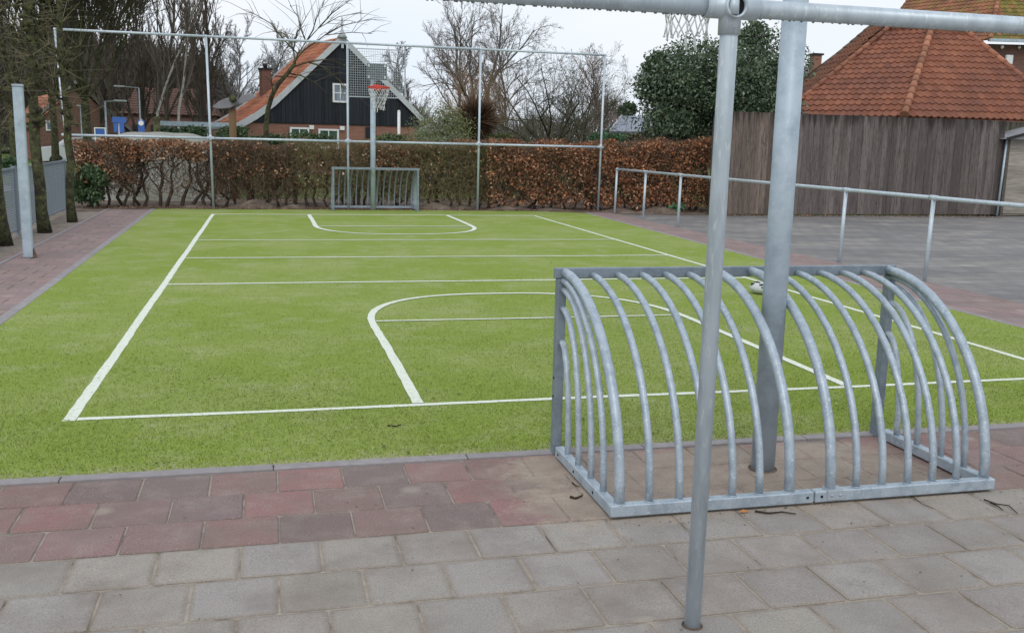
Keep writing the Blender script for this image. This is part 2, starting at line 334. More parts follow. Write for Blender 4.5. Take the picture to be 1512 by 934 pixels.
M['plate'] = mat('grey_perforated_plate', (.20, .245, .26), .6, .3, n1=(20, (.26, .30, .32), .4, .6))
M['wire'] = mat('galvanised_wire', (.42, .47, .52), .5, .4)
M['car_white'] = mat('white_car_paint', (.62, .64, .67), .3, spec=.5)
M['car_dark'] = mat('dark_car_paint', (.03, .035, .05), .25, spec=.6)
M['black'] = mat('black_plastic', (.02, .02, .022), .6)

# ------------------------------------------------------------------ ground
def sheet(name, poly, z, m, kind='structure'):
    me = bpy.data.meshes.new(name); me.from_pydata([(p[0], p[1], z) for p in poly], [], [tuple(range(len(poly)))]); me.materials.append(m)
    o = bpy.data.objects.new(name, me); C.objects.link(o); o['kind'] = kind; return o
sheet('ground', [(-400, -60), (400, -60), (400, 900), (-400, 900)], -.05, M['grass'])
sheet('paving_bed', [(-6, -4), (24, -4), (24, 5.0), (-6, 5.0)], -.0052, M['joint'])
def kx(Y): return -2.20 - .0143 * (Y - 5)          # inner edge of the left kerb
def kr(Y): return 7.05 + .0325 * (Y - 7.5)         # inner edge of the right kerb
TZ = .004
# turf
yf0, yf1 = 4.90, 23.35
n = 60; pts = [(-6.0, yf0), (22, yf0)] if False else None
poly = [(kx(yf0), yf0), (kr(yf0), yf0)] + [(kr(Y), Y) for Y in (10, 15, 20)] + [(kr(22.75), 22.75), (6.5, 23.25)] + [(x, yf1 + .06 * math.sin(x * 2.1) + .04 * math.sin(x * 5.3)) for x in np.linspace(6, -2, 30)] + [(kx(23.2), 23.2)]
sheet('turf', poly, TZ, M['turf'])
# soil under hedge and along the borders
sheet('soil_strip', [(-4.6, 22.3), (kx(22.6), 22.6), (6.0, 22.8), (8.2, 22.5), (11.0, 22.3), (13, 30), (-4.6, 27)], -.004, M['soil'])
sheet('sandy_border', [(-9, 6), (-3.35, 6), (-3.42, 23.2), (-9, 23.2)], -.006, M['sandsoil'])
def mounds(name, spots, m, seed):
    rng = random.Random(seed); b = MB()
    for x, y, r, h in spots:
        vs = []; fs = []; nr, na = 5, 14
        for i in range(nr + 1):
            for j in range(na):
                a = 2 * PI * j / na; rr = r * i / nr * (1 + .2 * rng.random()); z = h * (math.cos(PI * min(i / nr, 1)) * .5 + .5) * (.8 + .4 * rng.random()) - .01
                vs.append((x + rr * math.cos(a) * 1.6, y + rr * math.sin(a) * .7, z))
        for i in range(nr):
            for j in range(na): fs.append((i * na + j, (i + 1) * na + j, (i + 1) * na + (j + 1) % na, i * na + (j + 1) % na))
        b.add(vs, fs, smooth=True)
    o = b.build(name, m); o['kind'] = 'structure'; return o
mounds('soil_heaps', [(-.35, 23.75, .45, .2), (.6, 23.8, .35, .1), (4.0, 23.8, .4, .17), (4.7, 23.9, .35, .11), (5.9, 23.8, .5, .1), (9.6, 23.0, .5, .16), (8.6, 23.2, .4, .1), (-1.6, 23.7, .4, .08), (6.9, 23.6, .4, .07)], M['soil'], 3)

# pavers -------------------------------------------------------------
rng = random.Random(11)
RED = [(.268, .16, .15), (.258, .158, .146), (.235, .158, .146), (.29, .16, .15), (.205, .152, .144), (.262, .167, .158)]
GREY = [(.318, .29, .264), (.335, .305, .272), (.302, .28, .26), (.34, .312, .276), (.308, .285, .272)]
PATHRED = [(.285, .20, .197), (.27, .19, .188), (.295, .204, .20), (.262, .192, .19)]
def tile(b, x0, x1, y0, y1, col, g=.004, bev=.005, zt=0.0, ec=None):
    dz = rng.uniform(-.0015, .0015); tx = rng.uniform(-.0012, .0012); ty = rng.uniform(-.0012, .0012); jx = rng.uniform(-.0015, .0015); jy = rng.uniform(-.0015, .0015)
    x0 += g + jx; x1 += -g + jx; y0 += g + jy; y1 += -g + jy
    c = [(x0, y0), (x1, y0), (x1, y1), (x0, y1)]; k = bev
    r = min(bev * 1.6, .010)
    def ring(d):
        o = []
        for i, (x, y) in enumerate([(x0 + d, y0 + d), (x1 - d, y0 + d), (x1 - d, y1 - d), (x0 + d, y1 - d)]):
            sx = 1 if i in (0, 3) else -1; sy = 1 if i in (0, 1) else -1
            a = (x + sx * r, y); bb = (x, y + sy * r)
            o += [bb, a] if i in (0, 2) else [a, bb]
        return o
    out = ring(0); inn = ring(bev); n = 8
    vs = [(x, y, zt - min(bev * .7, .0048) + dz + tx * (1 if x > (x0 + x1) / 2 else -1)) for x, y in out] + [(x, y, zt + dz + tx * (1 if x > (x0 + x1) / 2 else -1) + ty * (1 if y > (y0 + y1) / 2 else -1)) for x, y in inn] + [(x, y, zt - .03) for x, y in out]
    fs = [tuple(range(n, 2 * n))] + [(i, (i + 1) % n, n + (i + 1) % n, n + i) for i in range(n)] + [(2 * n + i, 2 * n + (i + 1) % n, (i + 1) % n, i) for i in range(n)]
    b.add(vs, fs, col); e = len(b.c) - 3 * n
    for i_ in range(n): b.c[e + i_] = ec or col; b.c[e + 2 * n + i_] = ec or col
def jit(c, a=.012):
    f = rng.uniform(.91, 1.09); return tuple(max(.01, q * f + rng.uniform(-a, a) * .3) for q in c)
T = .3155
b = MB()
for r, (y0, y1, ph) in enumerate([(4.52, 4.825, .02), (4.215, 4.52, .18), (3.91, 4.215, .02)]):
    for i in range(-12, 60):
        x0 = ph + i * T; tile(b, x0, x0 + T, y0, y1, jit(rng.choice(RED)), .0035, .006, ec=(.20, .15, .135))
o = b.build('red_paving', M['tile']); o['kind'] = 'structure'
b = MB()
for r in range(22):
    y1 = 3.91 - r * .312; ph = .18 if r % 2 == 0 else .01
    for i in range(-14, 40):
        x0 = ph + i * T; tile(b, x0, x0 + T, y1 - .312, y1, jit(rng.choice(GREY)), .005, .021, .001, ec=(.27, .235, .20))
o = b.build('grey_paving', M['tile']); o['kind'] = 'structure'
# red border paths left and right of the turf
sheet('path_bed', [(-3.6, 4.85), (-2.1, 4.85), (-2.3, 23.2), (-3.6, 23.2)], -.0105, M['joint'])
b = MB()
for r in range(58):
    y0 = 4.87 + r * T
    for i in range(4):
        xx = kx(y0 + .15) - .10 - (i + 1) * T + (T / 2 if r % 2 else 0)
        tile(b, max(xx, kx(y0) - 1.08), min(xx + T, kx(y0) - .10), y0, y0 + T, jit(rng.choice(PATHRED)), .003, .004, -.001)
o = b.build('left_red_path', M['tile']); o['kind'] = 'structure'
sheet('yard', [(7.0, -4), (24, -4), (24, 22.6), (8.0, 22.6)], -.008, M['yard'])
b = MB()
for r in range(58):
    y0 = 4.87 + r * T
    for i in range(5):
        a = kr(y0 + .15) + .09 + i * T - (T / 2 if r % 2 else 0); a0 = max(a, kr(y0) + .09); a1 = min(a + T, 8.30)
        if a1 - a0 > .06: tile(b, a0, a1, y0, y0 + T, jit(rng.choice(PATHRED)), .003, .004, -.001)
o = b.build('right_red_path', M['tile']); o['kind'] = 'structure'
# kerbs: slabs set flush
def kerb(name, pts, w, zt, nlen=1.0):
    b = MB()
    for (x0, y0), (x1, y1) in zip(pts[:-1], pts[1:]):
        d = Vector((x1 - x0, y1 - y0)); L = d.length; k = max(1, round(L / nlen)); d /= L; nrm = Vector((-d.y, d.x))
        for i in range(k):
            a = Vector((x0, y0)) + d * (L * i / k + .003); c = Vector((x0, y0)) + d * (L * (i + 1) / k - .003)
            z = zt + rng.uniform(-.001, .001); f = rng.uniform(.9, 1.1); col = (f, f, f); e = .006
            P = [a, c, c + nrm * w, a + nrm * w]; Q = [a + d * e + nrm * e, c - d * e + nrm * e, c + nrm * (w - e) - d * e, a + nrm * (w - e) + d * e]
            vs = [(p.x, p.y, z - .004) for p in P] + [(p.x, p.y, z) for p in Q] + [(p.x, p.y, z - .05) for p in P]
            b.add(vs, [(4, 5, 6, 7)] + [(i_, (i_ + 1) % 4, 4 + (i_ + 1) % 4, 4 + i_) for i_ in range(4)] + [(8 + i_, 8 + (i_ + 1) % 4, (i_ + 1) % 4, i_) for i_ in range(4)], col)
    o = b.build(name, M['kerb']); o['kind'] = 'structure'; return o
kerb('near_kerb', [(-6, 4.828), (12, 4.828)], .075, .010)
kerb('left_kerb', [(kx(4.9), 4.90), (kx(14), 14), (kx(23.2), 23.2)], .10, .010)
kerb('right_kerb', [(kr(4.9) + .07, 4.90), (kr(22.7) + .07, 22.7)], .07, .010)
kerb('path_edging', [(-3.25, 4.9), (-3.27, 13.3), (-3.40, 23.1)], .05, .012)
# right-hand turf continues a little in front of the yard: the near corner of the turf is square

# court lines ----------------------------------------------------------
XL, XR, YN, YF = -1.145, 5.99, 5.92, 21.8
def line(pts, w, wob=.008, z=.013):
    pts = [Vector(p) for p in pts]; P = []
    for a, c in zip(pts[:-1], pts[1:]):
        k = max(1, int((c - a).length / .12)); P += [a + (c - a) * (i / k) for i in range(k)]
    P.append(pts[-1]); vs = []; ph = rng.uniform(0, 9)
    for i, p in enumerate(P):
        t = (P[min(i + 1, len(P) - 1)] - P[max(i - 1, 0)]).normalized(); nn = Vector((-t.y, t.x))
        o = wob * math.sin(i * .21 + ph) + rng.uniform(-.002, .002); h = w / 2 + rng.uniform(-.003, .003)
        q = p + nn * o; vs += [(q.x + nn.x * h, q.y + nn.y * h, z), (q.x - nn.x * h, q.y - nn.y * h, z)]
    LB.add(vs, [(2 * i, 2 * i + 1, 2 * i + 3, 2 * i + 2) for i in range(len(P) - 1)])
    zs[0] += .0005
zs = [.0065]
LB = MB()
def ln(pts, w, wob=.008): line(pts, w, wob, zs[0])
W1 = .065
ln([(XL, YN - .03), (XL, YF + .03)], .07, .0025)
ln([(XR, YN - .03), (XR, YF + .03)], .06, .004)
ln([(XL + .04, YN), (XR + .9, YN)], .055)
ln([(XL + .04, YF), (XR - .03, YF)], .10)
for y in (11.37, 13.855, 16.28): ln([(XL + .03, y), (XR - .03, y)], .068)
def key(cx, y0, sg, half, leg, top, chord):
    pts = [(cx - half, y0 + sg * .03), (cx - half, y0 + sg * leg)]
    k = 24
    for i in range(1, k):
        a = PI * i / k; ex = abs(math.cos(a)) ** .8 * (1 if math.cos(a) > 0 else -1); pts.append((cx - half * ex, y0 + sg * (leg + (top - leg) * math.sin(a) ** .85)))
    pts += [(cx + half, y0 + sg * leg), (cx + half, y0 + sg * .03)]
    ln(pts, .07 if sg > 0 else .085, .004)
    ln([(cx - half + .04, y0 + sg * chord), (cx + half - .04, y0 + sg * chord)], .045 if sg > 0 else .07)
key(2.44, YN, 1, 1.535, 2.75, 4.45, 2.91)
key(2.40, YF, -1, 1.53, 2.75, 4.55, 2.92)
o = LB.build('court_lines', M['line']); o['kind'] = 'structure'
# short pile fibres close to the camera
nr = np.random.default_rng(5)
N_ = 190000
y = 4.905 - np.log(1 - nr.random(N_) * .99) * 2.3; x = nr.uniform(-2.4, 7.3, N_)
keep = (x > y * -.40) & (x < y * .95) & (x > kx(y) + .02) & (x < kr(y) - .02)
keep &= ~((np.abs(y - YN) < .035) & (x > XL)) & ~((np.abs(x - XL) < .045) & (y > YN)) & ~((np.abs(x - XR) < .04) & (y > YN))
keep &= ~((np.abs(np.abs(x - 2.44) - 1.535) < .045) & (y > YN) & (y < YN + 2.8)) & ~((np.abs(np.hypot((x - 2.44) / 1.535, (y - YN - 2.75) / 1.7) - 1) < .035) & (y > YN + 2.6))
x = x[keep]; y = y[keep]; n = len(x); h = nr.uniform(.008, .017, n); a = nr.uniform(0, 2 * PI, n); wd = nr.uniform(.0018, .0035, n); ln_x = nr.normal(0, .007, n); ln_y = nr.normal(0, .007, n)
V = np.stack([np.stack([x - np.cos(a) * wd, y - np.sin(a) * wd, np.full(n, TZ)], 1), np.stack([x + np.cos(a) * wd, y + np.sin(a) * wd, np.full(n, TZ)], 1), np.stack([x + ln_x, y + ln_y, TZ + h], 1)], 1)
pf = np.clip(.5 + .5 * np.sin(x * 1.1 + 2 * np.sin(y * .8)) * np.sin(y * 1.7 + x * .6) + .25 * np.sin(x * 4.1 + y * 3.3), 0, 1)[:, None]
base = np.array([(.30, .385, .085), (.35, .42, .12), (.27, .355, .065), (.42, .45, .21)])[nr.choice(4, n, p=[.4, .3, .22, .08])]
o = quads('turf_fibres', M['fibre'], V, base * nr.uniform(.9, 1.12, (n, 1)) * (1 - pf * .22)); tag(o, 'short green plastic turf fibres on the near part of the court', 'turf', kind='stuff')

# ------------------------------------------------------------------ goals
def arc(y0, z0, y1, z1, n=14):
    """quarter ellipse leaving (y0,z0) backwards and landing vertically on (y1,z1)"""
    return [(y0 + (y1 - y0) * math.sin(PI / 2 * i / n), z1 + (z0 - z1) * math.cos(PI / 2 * i / n)) for i in range(n + 1)]
def make_goal(label):
    g = empty('steel_goal', (0, 0, 0), 0, label, 'goal', 'small steel goals at the two ends of the court')
    hw = .985; D = -.95
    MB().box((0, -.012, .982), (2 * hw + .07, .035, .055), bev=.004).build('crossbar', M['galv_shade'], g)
    for hx in (-.55, .02, .58): MB().box((hx, .0062, .985), (.012, .003, .012)).build('screw_hole', M['dark'], g)
    for s in (-1, 1):
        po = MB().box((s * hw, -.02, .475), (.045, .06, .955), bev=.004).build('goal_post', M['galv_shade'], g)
        for hz in (.32, .42): MB().box((s * (hw + .0235), -.02, hz), (.003, .012, .012)).build('screw_hole', M['dark'], po)
        br = MB().box((s * hw, -.52, .034), (.05, .86, .056), bev=.005).build('side_base_rail', M['galv'], g)
        for hy in (-.15, -.42, -.72): MB().box((s * (hw + .026), hy, .034), (.003, .012, .012)).build('screw_hole', M['dark'], br)
        for k, (zt, yb) in enumerate([(.62, -.22), (.80, -.40), (.90, -.60), (.945, -.78)]):
            MB().tube([(s * (hw - .005), y_, z_) for y_, z_ in arc(-.05, zt, yb, .05)], .0165, 10).build('side_bar', M['galv'], g)
    for x0, x1 in ((-hw - .026, .005), (.012, hw + .026)):
        MB().box(((x0 + x1) / 2, D, .034), (x1 - x0, .05, .056), bev=.005).build('back_base_rail', M['galv'], g)
    for hx in (-.03, .045): MB().box((hx, D - .026, .036), (.011, .003, .011)).build('screw_hole', M['dark'], g)
    pl = MB().box((.115, D - .028, .04), (.085, .006, .05), bev=.002).box((.115, D, .0645), (.085, .05, .006)).build('joint_plate', M['wire'], g)
    for hx in (.095, .14): MB().ball((hx, D - .032, .04), (.008, .005, .008), 8, 5).build('bolt', M['galv'], pl)
    XS = [-.965, -.815, -.675, -.54, -.405, -.27, -.115, .105, .245, .385, .525, .665, .80, .965]
    for i, x_ in enumerate(XS):
        thick = i in (0, 6, 7, 13); dx = random.Random(i).uniform(-.004, .004)
        rb_ = .0245 if thick else .0178; cb = MB().tube([(x_ + dx * j / 14, y_, z_) for j, (y_, z_) in enumerate(arc(-.02, .985 if thick else .972, D + .003, .05))], rb_, 12)
        wr = random.Random(i + 50)   # lumpy weld bead round the foot
        cb.tube([(x_ + dx + (rb_ + .001) * math.cos(2 * PI * k / 14), D + .003 + (rb_ + .001) * math.sin(2 * PI * k / 14), .0635 + wr.uniform(-.0012, .0012)) for k in range(15)], [wr.uniform(.0028, .0045) for k in range(15)], 5, cap=False)
        cb.build('curved_bar', M['galv'], g)
    return g
goal = make_goal('grey steel goal with curved back bars standing on red paving in the foreground')
goal.location = (2.47, 4.86, .003)
g2 = copy_tree(goal); g2.location = (2.46, 22.95, .006); g2.rotation_euler.z = PI
g2['label'] = 'small far steel goal in front of the hedge below the orange basketball hoop'

# basketball hoops ---------------------------------------------------------
def make_hoop(label):
    h = empty('basketball_hoop', (0, 0, 0), 0, label, 'basketball hoop', 'basketball hoops at the two ends of the court')
    MB().tube([(0, 0, -.05), (0, 0, 2.92)], .061, 24).build('pole', M['galv_blue'], h)
    MB().tube([(0, 0, .0), (0, 0, .0045)], .074, 22).build('dirt_shade_ring', M['soil'], h)  # dark collar: grime plus painted contact shade round the pole foot
    MB().box((0, .40, 3.12), (.07, .86, .07), bev=.005).bar((0, 0, 2.85), (0, .75, 3.0), .05, .05).box((0, 0, 3.0), (.10, .10, .34), bev=.01).build('bracket_arm', M['galv_blue'], h)
    bb = MB()
    for i in range(26): bb.bar((-.625 + i * .05, .86, 2.6), (-.625 + i * .05, .86, 3.63), .006, .006)
    for i in range(21): bb.bar((-.625, .866, 2.6 + i * .0515), (.625, .866, 2.6 + i * .0515), .006, .006)
    bd = bb.build('backboard_grid', M['wire'], h)
    MB().bar((-.64, .86, 2.59), (.64, .86, 2.59), .02, .02).bar((-.64, .86, 3.64), (.64, .86, 3.64), .02, .02).bar((-.64, .86, 2.6), (-.64, .86, 3.63), .02, .02).bar((.64, .86, 2.6), (.64, .86, 3.63), .02, .02).build('backboard_frame', M['wire'], bd)
    pp = MB()
    for i in range(22): pp.bar((-.22 + i * .021, .842, 2.98), (-.22 + i * .021, .842, 3.33), .010, .004)
    for i in range(17): pp.bar((-.22, .836, 2.98 + i * .0215), (.221, .836, 2.98 + i * .0215), .004, .010)
    pp.box((0, .832, 3.155), (.45, .004, .36))
    pn = pp.build('mounting_panel', M['plate'], h)
    for sx in (-1, 1):
        for z in (3.03, 3.28): MB().box((sx * .18, .876, z), (.045, .006, .06)).build('fixing_plate', M['board_white'], pn)
    cy = 1.27; zr = 2.80; R = .23
    rg = MB().tube([(R * math.cos(2 * PI * i / 32), cy + R * math.sin(2 * PI * i / 32), zr) for i in range(33)], .011, 8, cap=False)
    rg.tube([(R * 1.03 * math.cos(2 * PI * i / 32), cy + R * 1.03 * math.sin(2 * PI * i / 32), zr - .035) for i in range(33)], .006, 6, cap=False)
    for i in range(24):
        a = 2 * PI * i / 24; a2 = a + PI / 24
        rg.tube([(R * math.cos(a), cy + R * math.sin(a), zr), (R * 1.03 * math.cos(a2), cy + R * 1.03 * math.sin(a2), zr - .035)], .005, 4)
    rg.box((0, .93, zr - .02), (.14, .16, .05)).box((0, .875, zr), (.16, .02, .14))
    rg.build('rim', M['orange'], h)
    nb = MB(); K = 12; rr = random.Random(4)
    lv = [(0, .23), (.10, .215), (.20, .175), (.29, .145), (.37, .13), (.46, .125)]
    def npt(k, l): 
        t, r_ = lv[l]; a = 2 * PI * (k + (l % 2) * .5) / K
        return Vector((r_ * math.cos(a) + rr.uniform(-.012, .012) * (l > 0), cy + r_ * math.sin(a) + rr.uniform(-.012, .012) * (l > 0), zr - .03 - t + rr.uniform(-.012, .012) * (l > 1)))
    P = [[npt(k, l) for k in range(K)] for l in range(len(lv))]
    for l in range(len(lv) - 1):
        for k in range(K):
            for dk in ((0, -1) if l % 2 == 0 else (0, 1)): nb.tube([P[l][k], P[l + 1][(k + dk) % K]], .0042, 5)
    for k in range(K): nb.ball(P[-1][k], .009, 6, 4)
    for k in (1, 2): nb.tube([P[-1][k], P[-1][k] + Vector((.01, 0, -.07))], .009, 5)
    nb.build('net', M['cord'], h)
    return h
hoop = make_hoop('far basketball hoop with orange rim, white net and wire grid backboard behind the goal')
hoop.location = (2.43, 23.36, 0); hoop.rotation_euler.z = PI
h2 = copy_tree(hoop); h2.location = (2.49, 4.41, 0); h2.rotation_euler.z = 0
h2['label'] = 'near basketball hoop on the thick grey pole standing inside the foreground goal'

# ball-stop pipe frames --------------------------------------------------------
def pipe_frame(name, label, xs, Y, midz, topz, r, ends, cat='fence', midx=None):
    f = empty(name, (xs[0], Y, 0), 0, label, cat, 'galvanised pipe frames behind the goals'); X0 = xs[0]
    for i, (x_, dx, dy) in enumerate(zip(xs, ends, [0] * len(xs))):
        MB().tube([(x_ - X0, dy, -.05), (x_ - X0 + dx, dy, topz)], r, 20).build('post', M['galv_dull'], f)
        if Y < 10: MB().tube([(x_ - X0, 0, .0), (x_ - X0, 0, .0045)], r * 1.3, 20).build('dirt_shade_ring', M['soil'], f)  # grime and painted contact shade at the foot of each near post
        mz = midz; fx = x_ - X0 + dx * mz / topz
        ft = MB()
        ft.tube([(fx, 0, mz - r * 2.9), (fx, 0, mz + r * 2.6)], r * 1.24, 20)
        ft.tube([(fx - r * 3.1, 0, mz), (fx + r * 3.1, 0, mz)], r * 1.26, 20)
        # open socket facing the camera
        n = 24; R1, R2 = r * 1.28, r * 1.02; vs = []
        for (yy, rr_) in ((-r * .2, R1), (-r * 1.7, R1), (-r * 1.7, R2), (-r * .95, R2)):
            for j in range(n): a = 2 * PI * j / n; vs.append((fx + rr_ * math.cos(a), yy, mz + rr_ * math.sin(a)))
        ft.add(vs, [(k * n + j, k * n + (j + 1) % n, (k + 1) * n + (j + 1) % n, (k + 1) * n + j) for k in range(3) for j in range(n)], smooth=True)
        ft.ball((fx, -r * 1.1, mz - r * 2.1), r * .16, 8, 5)
        c = ft.build('clamp_fitting', M['galv_dull'], f)
        if name == 'ball_stop_frame' and Y < 10:
            q = MB(); rr_ = R2 * .99
            pts_ = [(fx + rr_ * math.cos(2 * PI * j / 24), -r * 1.31, mz + rr_ * math.sin(2 * PI * j / 24)) for j in range(24)]
            q.add(pts_, [tuple(range(24))]); q.build('socket_hole', M['dark'], c)
            MB().tube([(fx - r * .28, -r * 1.3, mz - r * .93), (fx - r * .28, -r * 1.3, mz + r * .93)], r * .62, 16).build('inner_pipe', M['galv_dull'], c)
        ct = MB().ball((x_ - X0 + dx, 0, topz), r * 1.35, 14, 8)
        ct.build('top_fitting', M['galv_dull'], f)
    for i in range(len(xs) - 1):
        a = xs[i] - X0 + ends[i]; b_ = xs[i + 1] - X0 + ends[i + 1]; w = xs[i + 1] - xs[i]
        MB().tube([(a, 0, topz), (b_, 0, topz)], r, 18).build('top_rail', M['galv_dull'], f)
        a = xs[i] - X0 + ends[i] * midz / topz; b_ = xs[i + 1] - X0 + ends[i + 1] * midz / topz
        MB().tube([(a, 0, midz), (b_, 0, midz)], r, 18).build('middle_rail', M['galv_dull'], f)
    return f
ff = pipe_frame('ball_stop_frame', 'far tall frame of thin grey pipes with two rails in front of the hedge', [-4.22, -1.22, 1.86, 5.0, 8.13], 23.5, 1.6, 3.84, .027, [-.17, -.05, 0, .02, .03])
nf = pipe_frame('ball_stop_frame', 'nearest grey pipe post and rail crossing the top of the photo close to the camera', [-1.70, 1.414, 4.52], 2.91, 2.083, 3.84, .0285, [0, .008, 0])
# water drops hanging under the near rail
b = MB(); rr = random.Random(2); xq = 2.16
while xq < 4.6:
    b.ball((xq, 0, 2.083 - .0285 - .0012), (rr.uniform(.003, .006), .0035, rr.uniform(.0015, .0038)), 6, 4); xq += rr.uniform(.012, .045)
xq = 1.7
while xq < 3.06:
    b.ball((xq, 0, 2.083 - .0285 - .0012), (rr.uniform(.003, .006), .0035, rr.uniform(.0015, .0038)), 6, 4); xq += rr.uniform(.012, .045)
M['water'] = mat('water_drop', (.22, .23, .24), .1, spec=.8)
wd_ = b.build('water_drops', M['water'], nf); wd_['kind'] = 'stuff'
# low railing right of the court
rl = empty('low_railing', (8.32, 22.74, 0), 0, 'knee-high grey pipe railing between the turf and the grey yard', 'railing')
ys = [22.74, 20.86, 18.92, 16.94, 14.93, 12.93, 10.95, 8.95, 6.95, 4.95]
for i, y_ in enumerate(ys):
    dx = (i / 9) * .06
    MB().tube([(dx - .02, y_ - 22.74, -.05), (dx, y_ - 22.74, 1.075)], .0265, 16).tube([(dx, y_ - 22.74 - .07, 1.08), (dx, y_ - 22.74 + (.07 if i else .03), 1.08)], .034, 16).build('post', M['galv_dull'], rl)
MB().tube([(0, 0, 1.08), (.06, 4.95 - 22.74, 1.08)], .0265, 16).build('handrail', M['galv_dull'], rl)

# blue-grey square column on the left path
cm = empty('steel_column', (-3.11, 14.06, 0), .10, 'pale blue-grey square steel column standing on the left red path', 'post')
MB().box((0, 0, 1.11), (.122, .122, 2.22), bev=.012).build('shaft', M['galv_blue'], cm)
MB().box((0, 0, 2.235), (.128, .128, .03), bev=.005).build('cap', M['galv_blue'], cm)
M['rust'] = mat('rusty_foot', (.13, .075, .05), .9, n1=(30, (.2, .13, .09), .4, .7))
MB().prism([(.068, -.05, 0), (.10, -.05, 0), (.068, -.05, .12)], (0, .1, 0)).build('foot_gusset', M['rust'], cm)

# ------------------------------------------------------------------ wooden fence, shed
fe = empty('board_fence', (10.75, 22.45, 0), math.atan2(.35, 8.3), 'tall weathered dark wooden board fence behind the grey yard', 'fence')
rr = random.Random(8)
b = MB(); x_ = 0
while x_ < 8.55:
    w = rr.uniform(.12, .17); f = rr.choice([.68, .85, .95, 1.05, 1.15, 1.3]) * rr.uniform(.9, 1.1); t = rr.uniform(-.006, .006); wn = rr.choice([0, 0, .02])
    c = (.150 * f, (.126 + wn * .3) * f, (.122 + wn * .0) * f)
    if x_ < 2.0: c = (c[0] * 1.25, c[1] * 1.15, c[2] * 1.0)
    lean = rr.uniform(-.008, .008)
    R = Matrix.Rotation(lean, 3, 'Y')
    b.box((x_ + w / 2, -.012 * (int(x_ * 7) % 2), 1.285 + rr.uniform(-.006, .006)), (w + .012, .022, 2.52), R, c); x_ += w
b.build('boards', M['fence_wood'], fe)
for x_ in (.02, 2.2, 4.4, 6.4, 8.5):
    MB().box((x_, .07, 1.2), (.10, .10, 2.4), col=(.09, .08, .07)).build('post', M['fence_wood'], fe)
for z in (.5, 1.3, 2.2): MB().box((4.27, .035, z), (8.5, .05, .09), col=(.09, .08, .07)).build('rail', M['fence_wood'], fe)
# end wing of the fence running away from the viewer
sh = empty('garden_shed', (19.45, 22.75, 0), .06, 'small shed with pale grey horizontal cladding at the right edge beside the board fence', 'shed')
b = MB()
for i in range(17):
    f = rr.uniform(.8, 1.15); R = Matrix.Rotation(.10, 3, 'X')
    b.box((1.62, -.02, .12 + i * .118), (3.0, .02, .125), R, (.36 * f, .33 * f, .29 * f))
b.box((1.6, 1.0, 1.0), (2.98, 1.98, 2.0), col=(.3, .27, .24))
b.build('wall', M['shed_wood'], sh)
MB().box((.05, -.04, 1.0), (.09, .06, 2.05), col=(.09, .08, .07)).build('corner_post', M['shed_wood'], sh)
MB().tube([(-.08, -.05, 0), (-.02, -.05, 2.05)], .03, 8).build('drainpipe', M['galv_blue'], sh)
MB().prism([(-.2, -.25, 2.06), (3.4, -.25, 2.06), (3.4, -.25, 2.62), (1.6, -.25, 2.50)], (0, 2.4, 0)).build('roof', M['moss_roof'], sh)
MB().prism([(-.25, -.30, 2.03), (1.6, -.30, 2.48), (1.6, -.30, 2.55), (-.25, -.30, 2.10)], (0, .03, 0)).build('bargeboard', M['black'], sh)
fe2 = empty('board_fence', (19.4, 23.6, 0), .05, 'short dark greenish board fence behind the small shed at the right edge', 'fence')
b = MB(); x_ = 0
while x_ < 5:
    w = rr.uniform(.12, .17); f = rr.uniform(.7, 1.3); b.box((x_ + w / 2, 0, 1.28), (w - .004, .022, 2.56), col=(.11 * f, .11 * f, .075 * f)); x_ += w
b.build('boards', M['fence_wood'], fe2)
# wooden blocks by the fence foot
bl = empty('wood_stack', onground(1075, 312), .05, 'low stack of grey wooden slats at the foot of the board fence', 'wood stack')
for i, (z, w) in enumerate([(.04, .5), (.13, .62), (.22, .55), (.31, .68)]):
    MB().box((.02 * i, 0, z), (w, .25, .055), Matrix.Rotation(.04 * (i % 2), 3, 'Z'), (.26, .24, .21) if i > 1 else (.22, .12, .09)).build('slat', M['shed_wood'], bl)

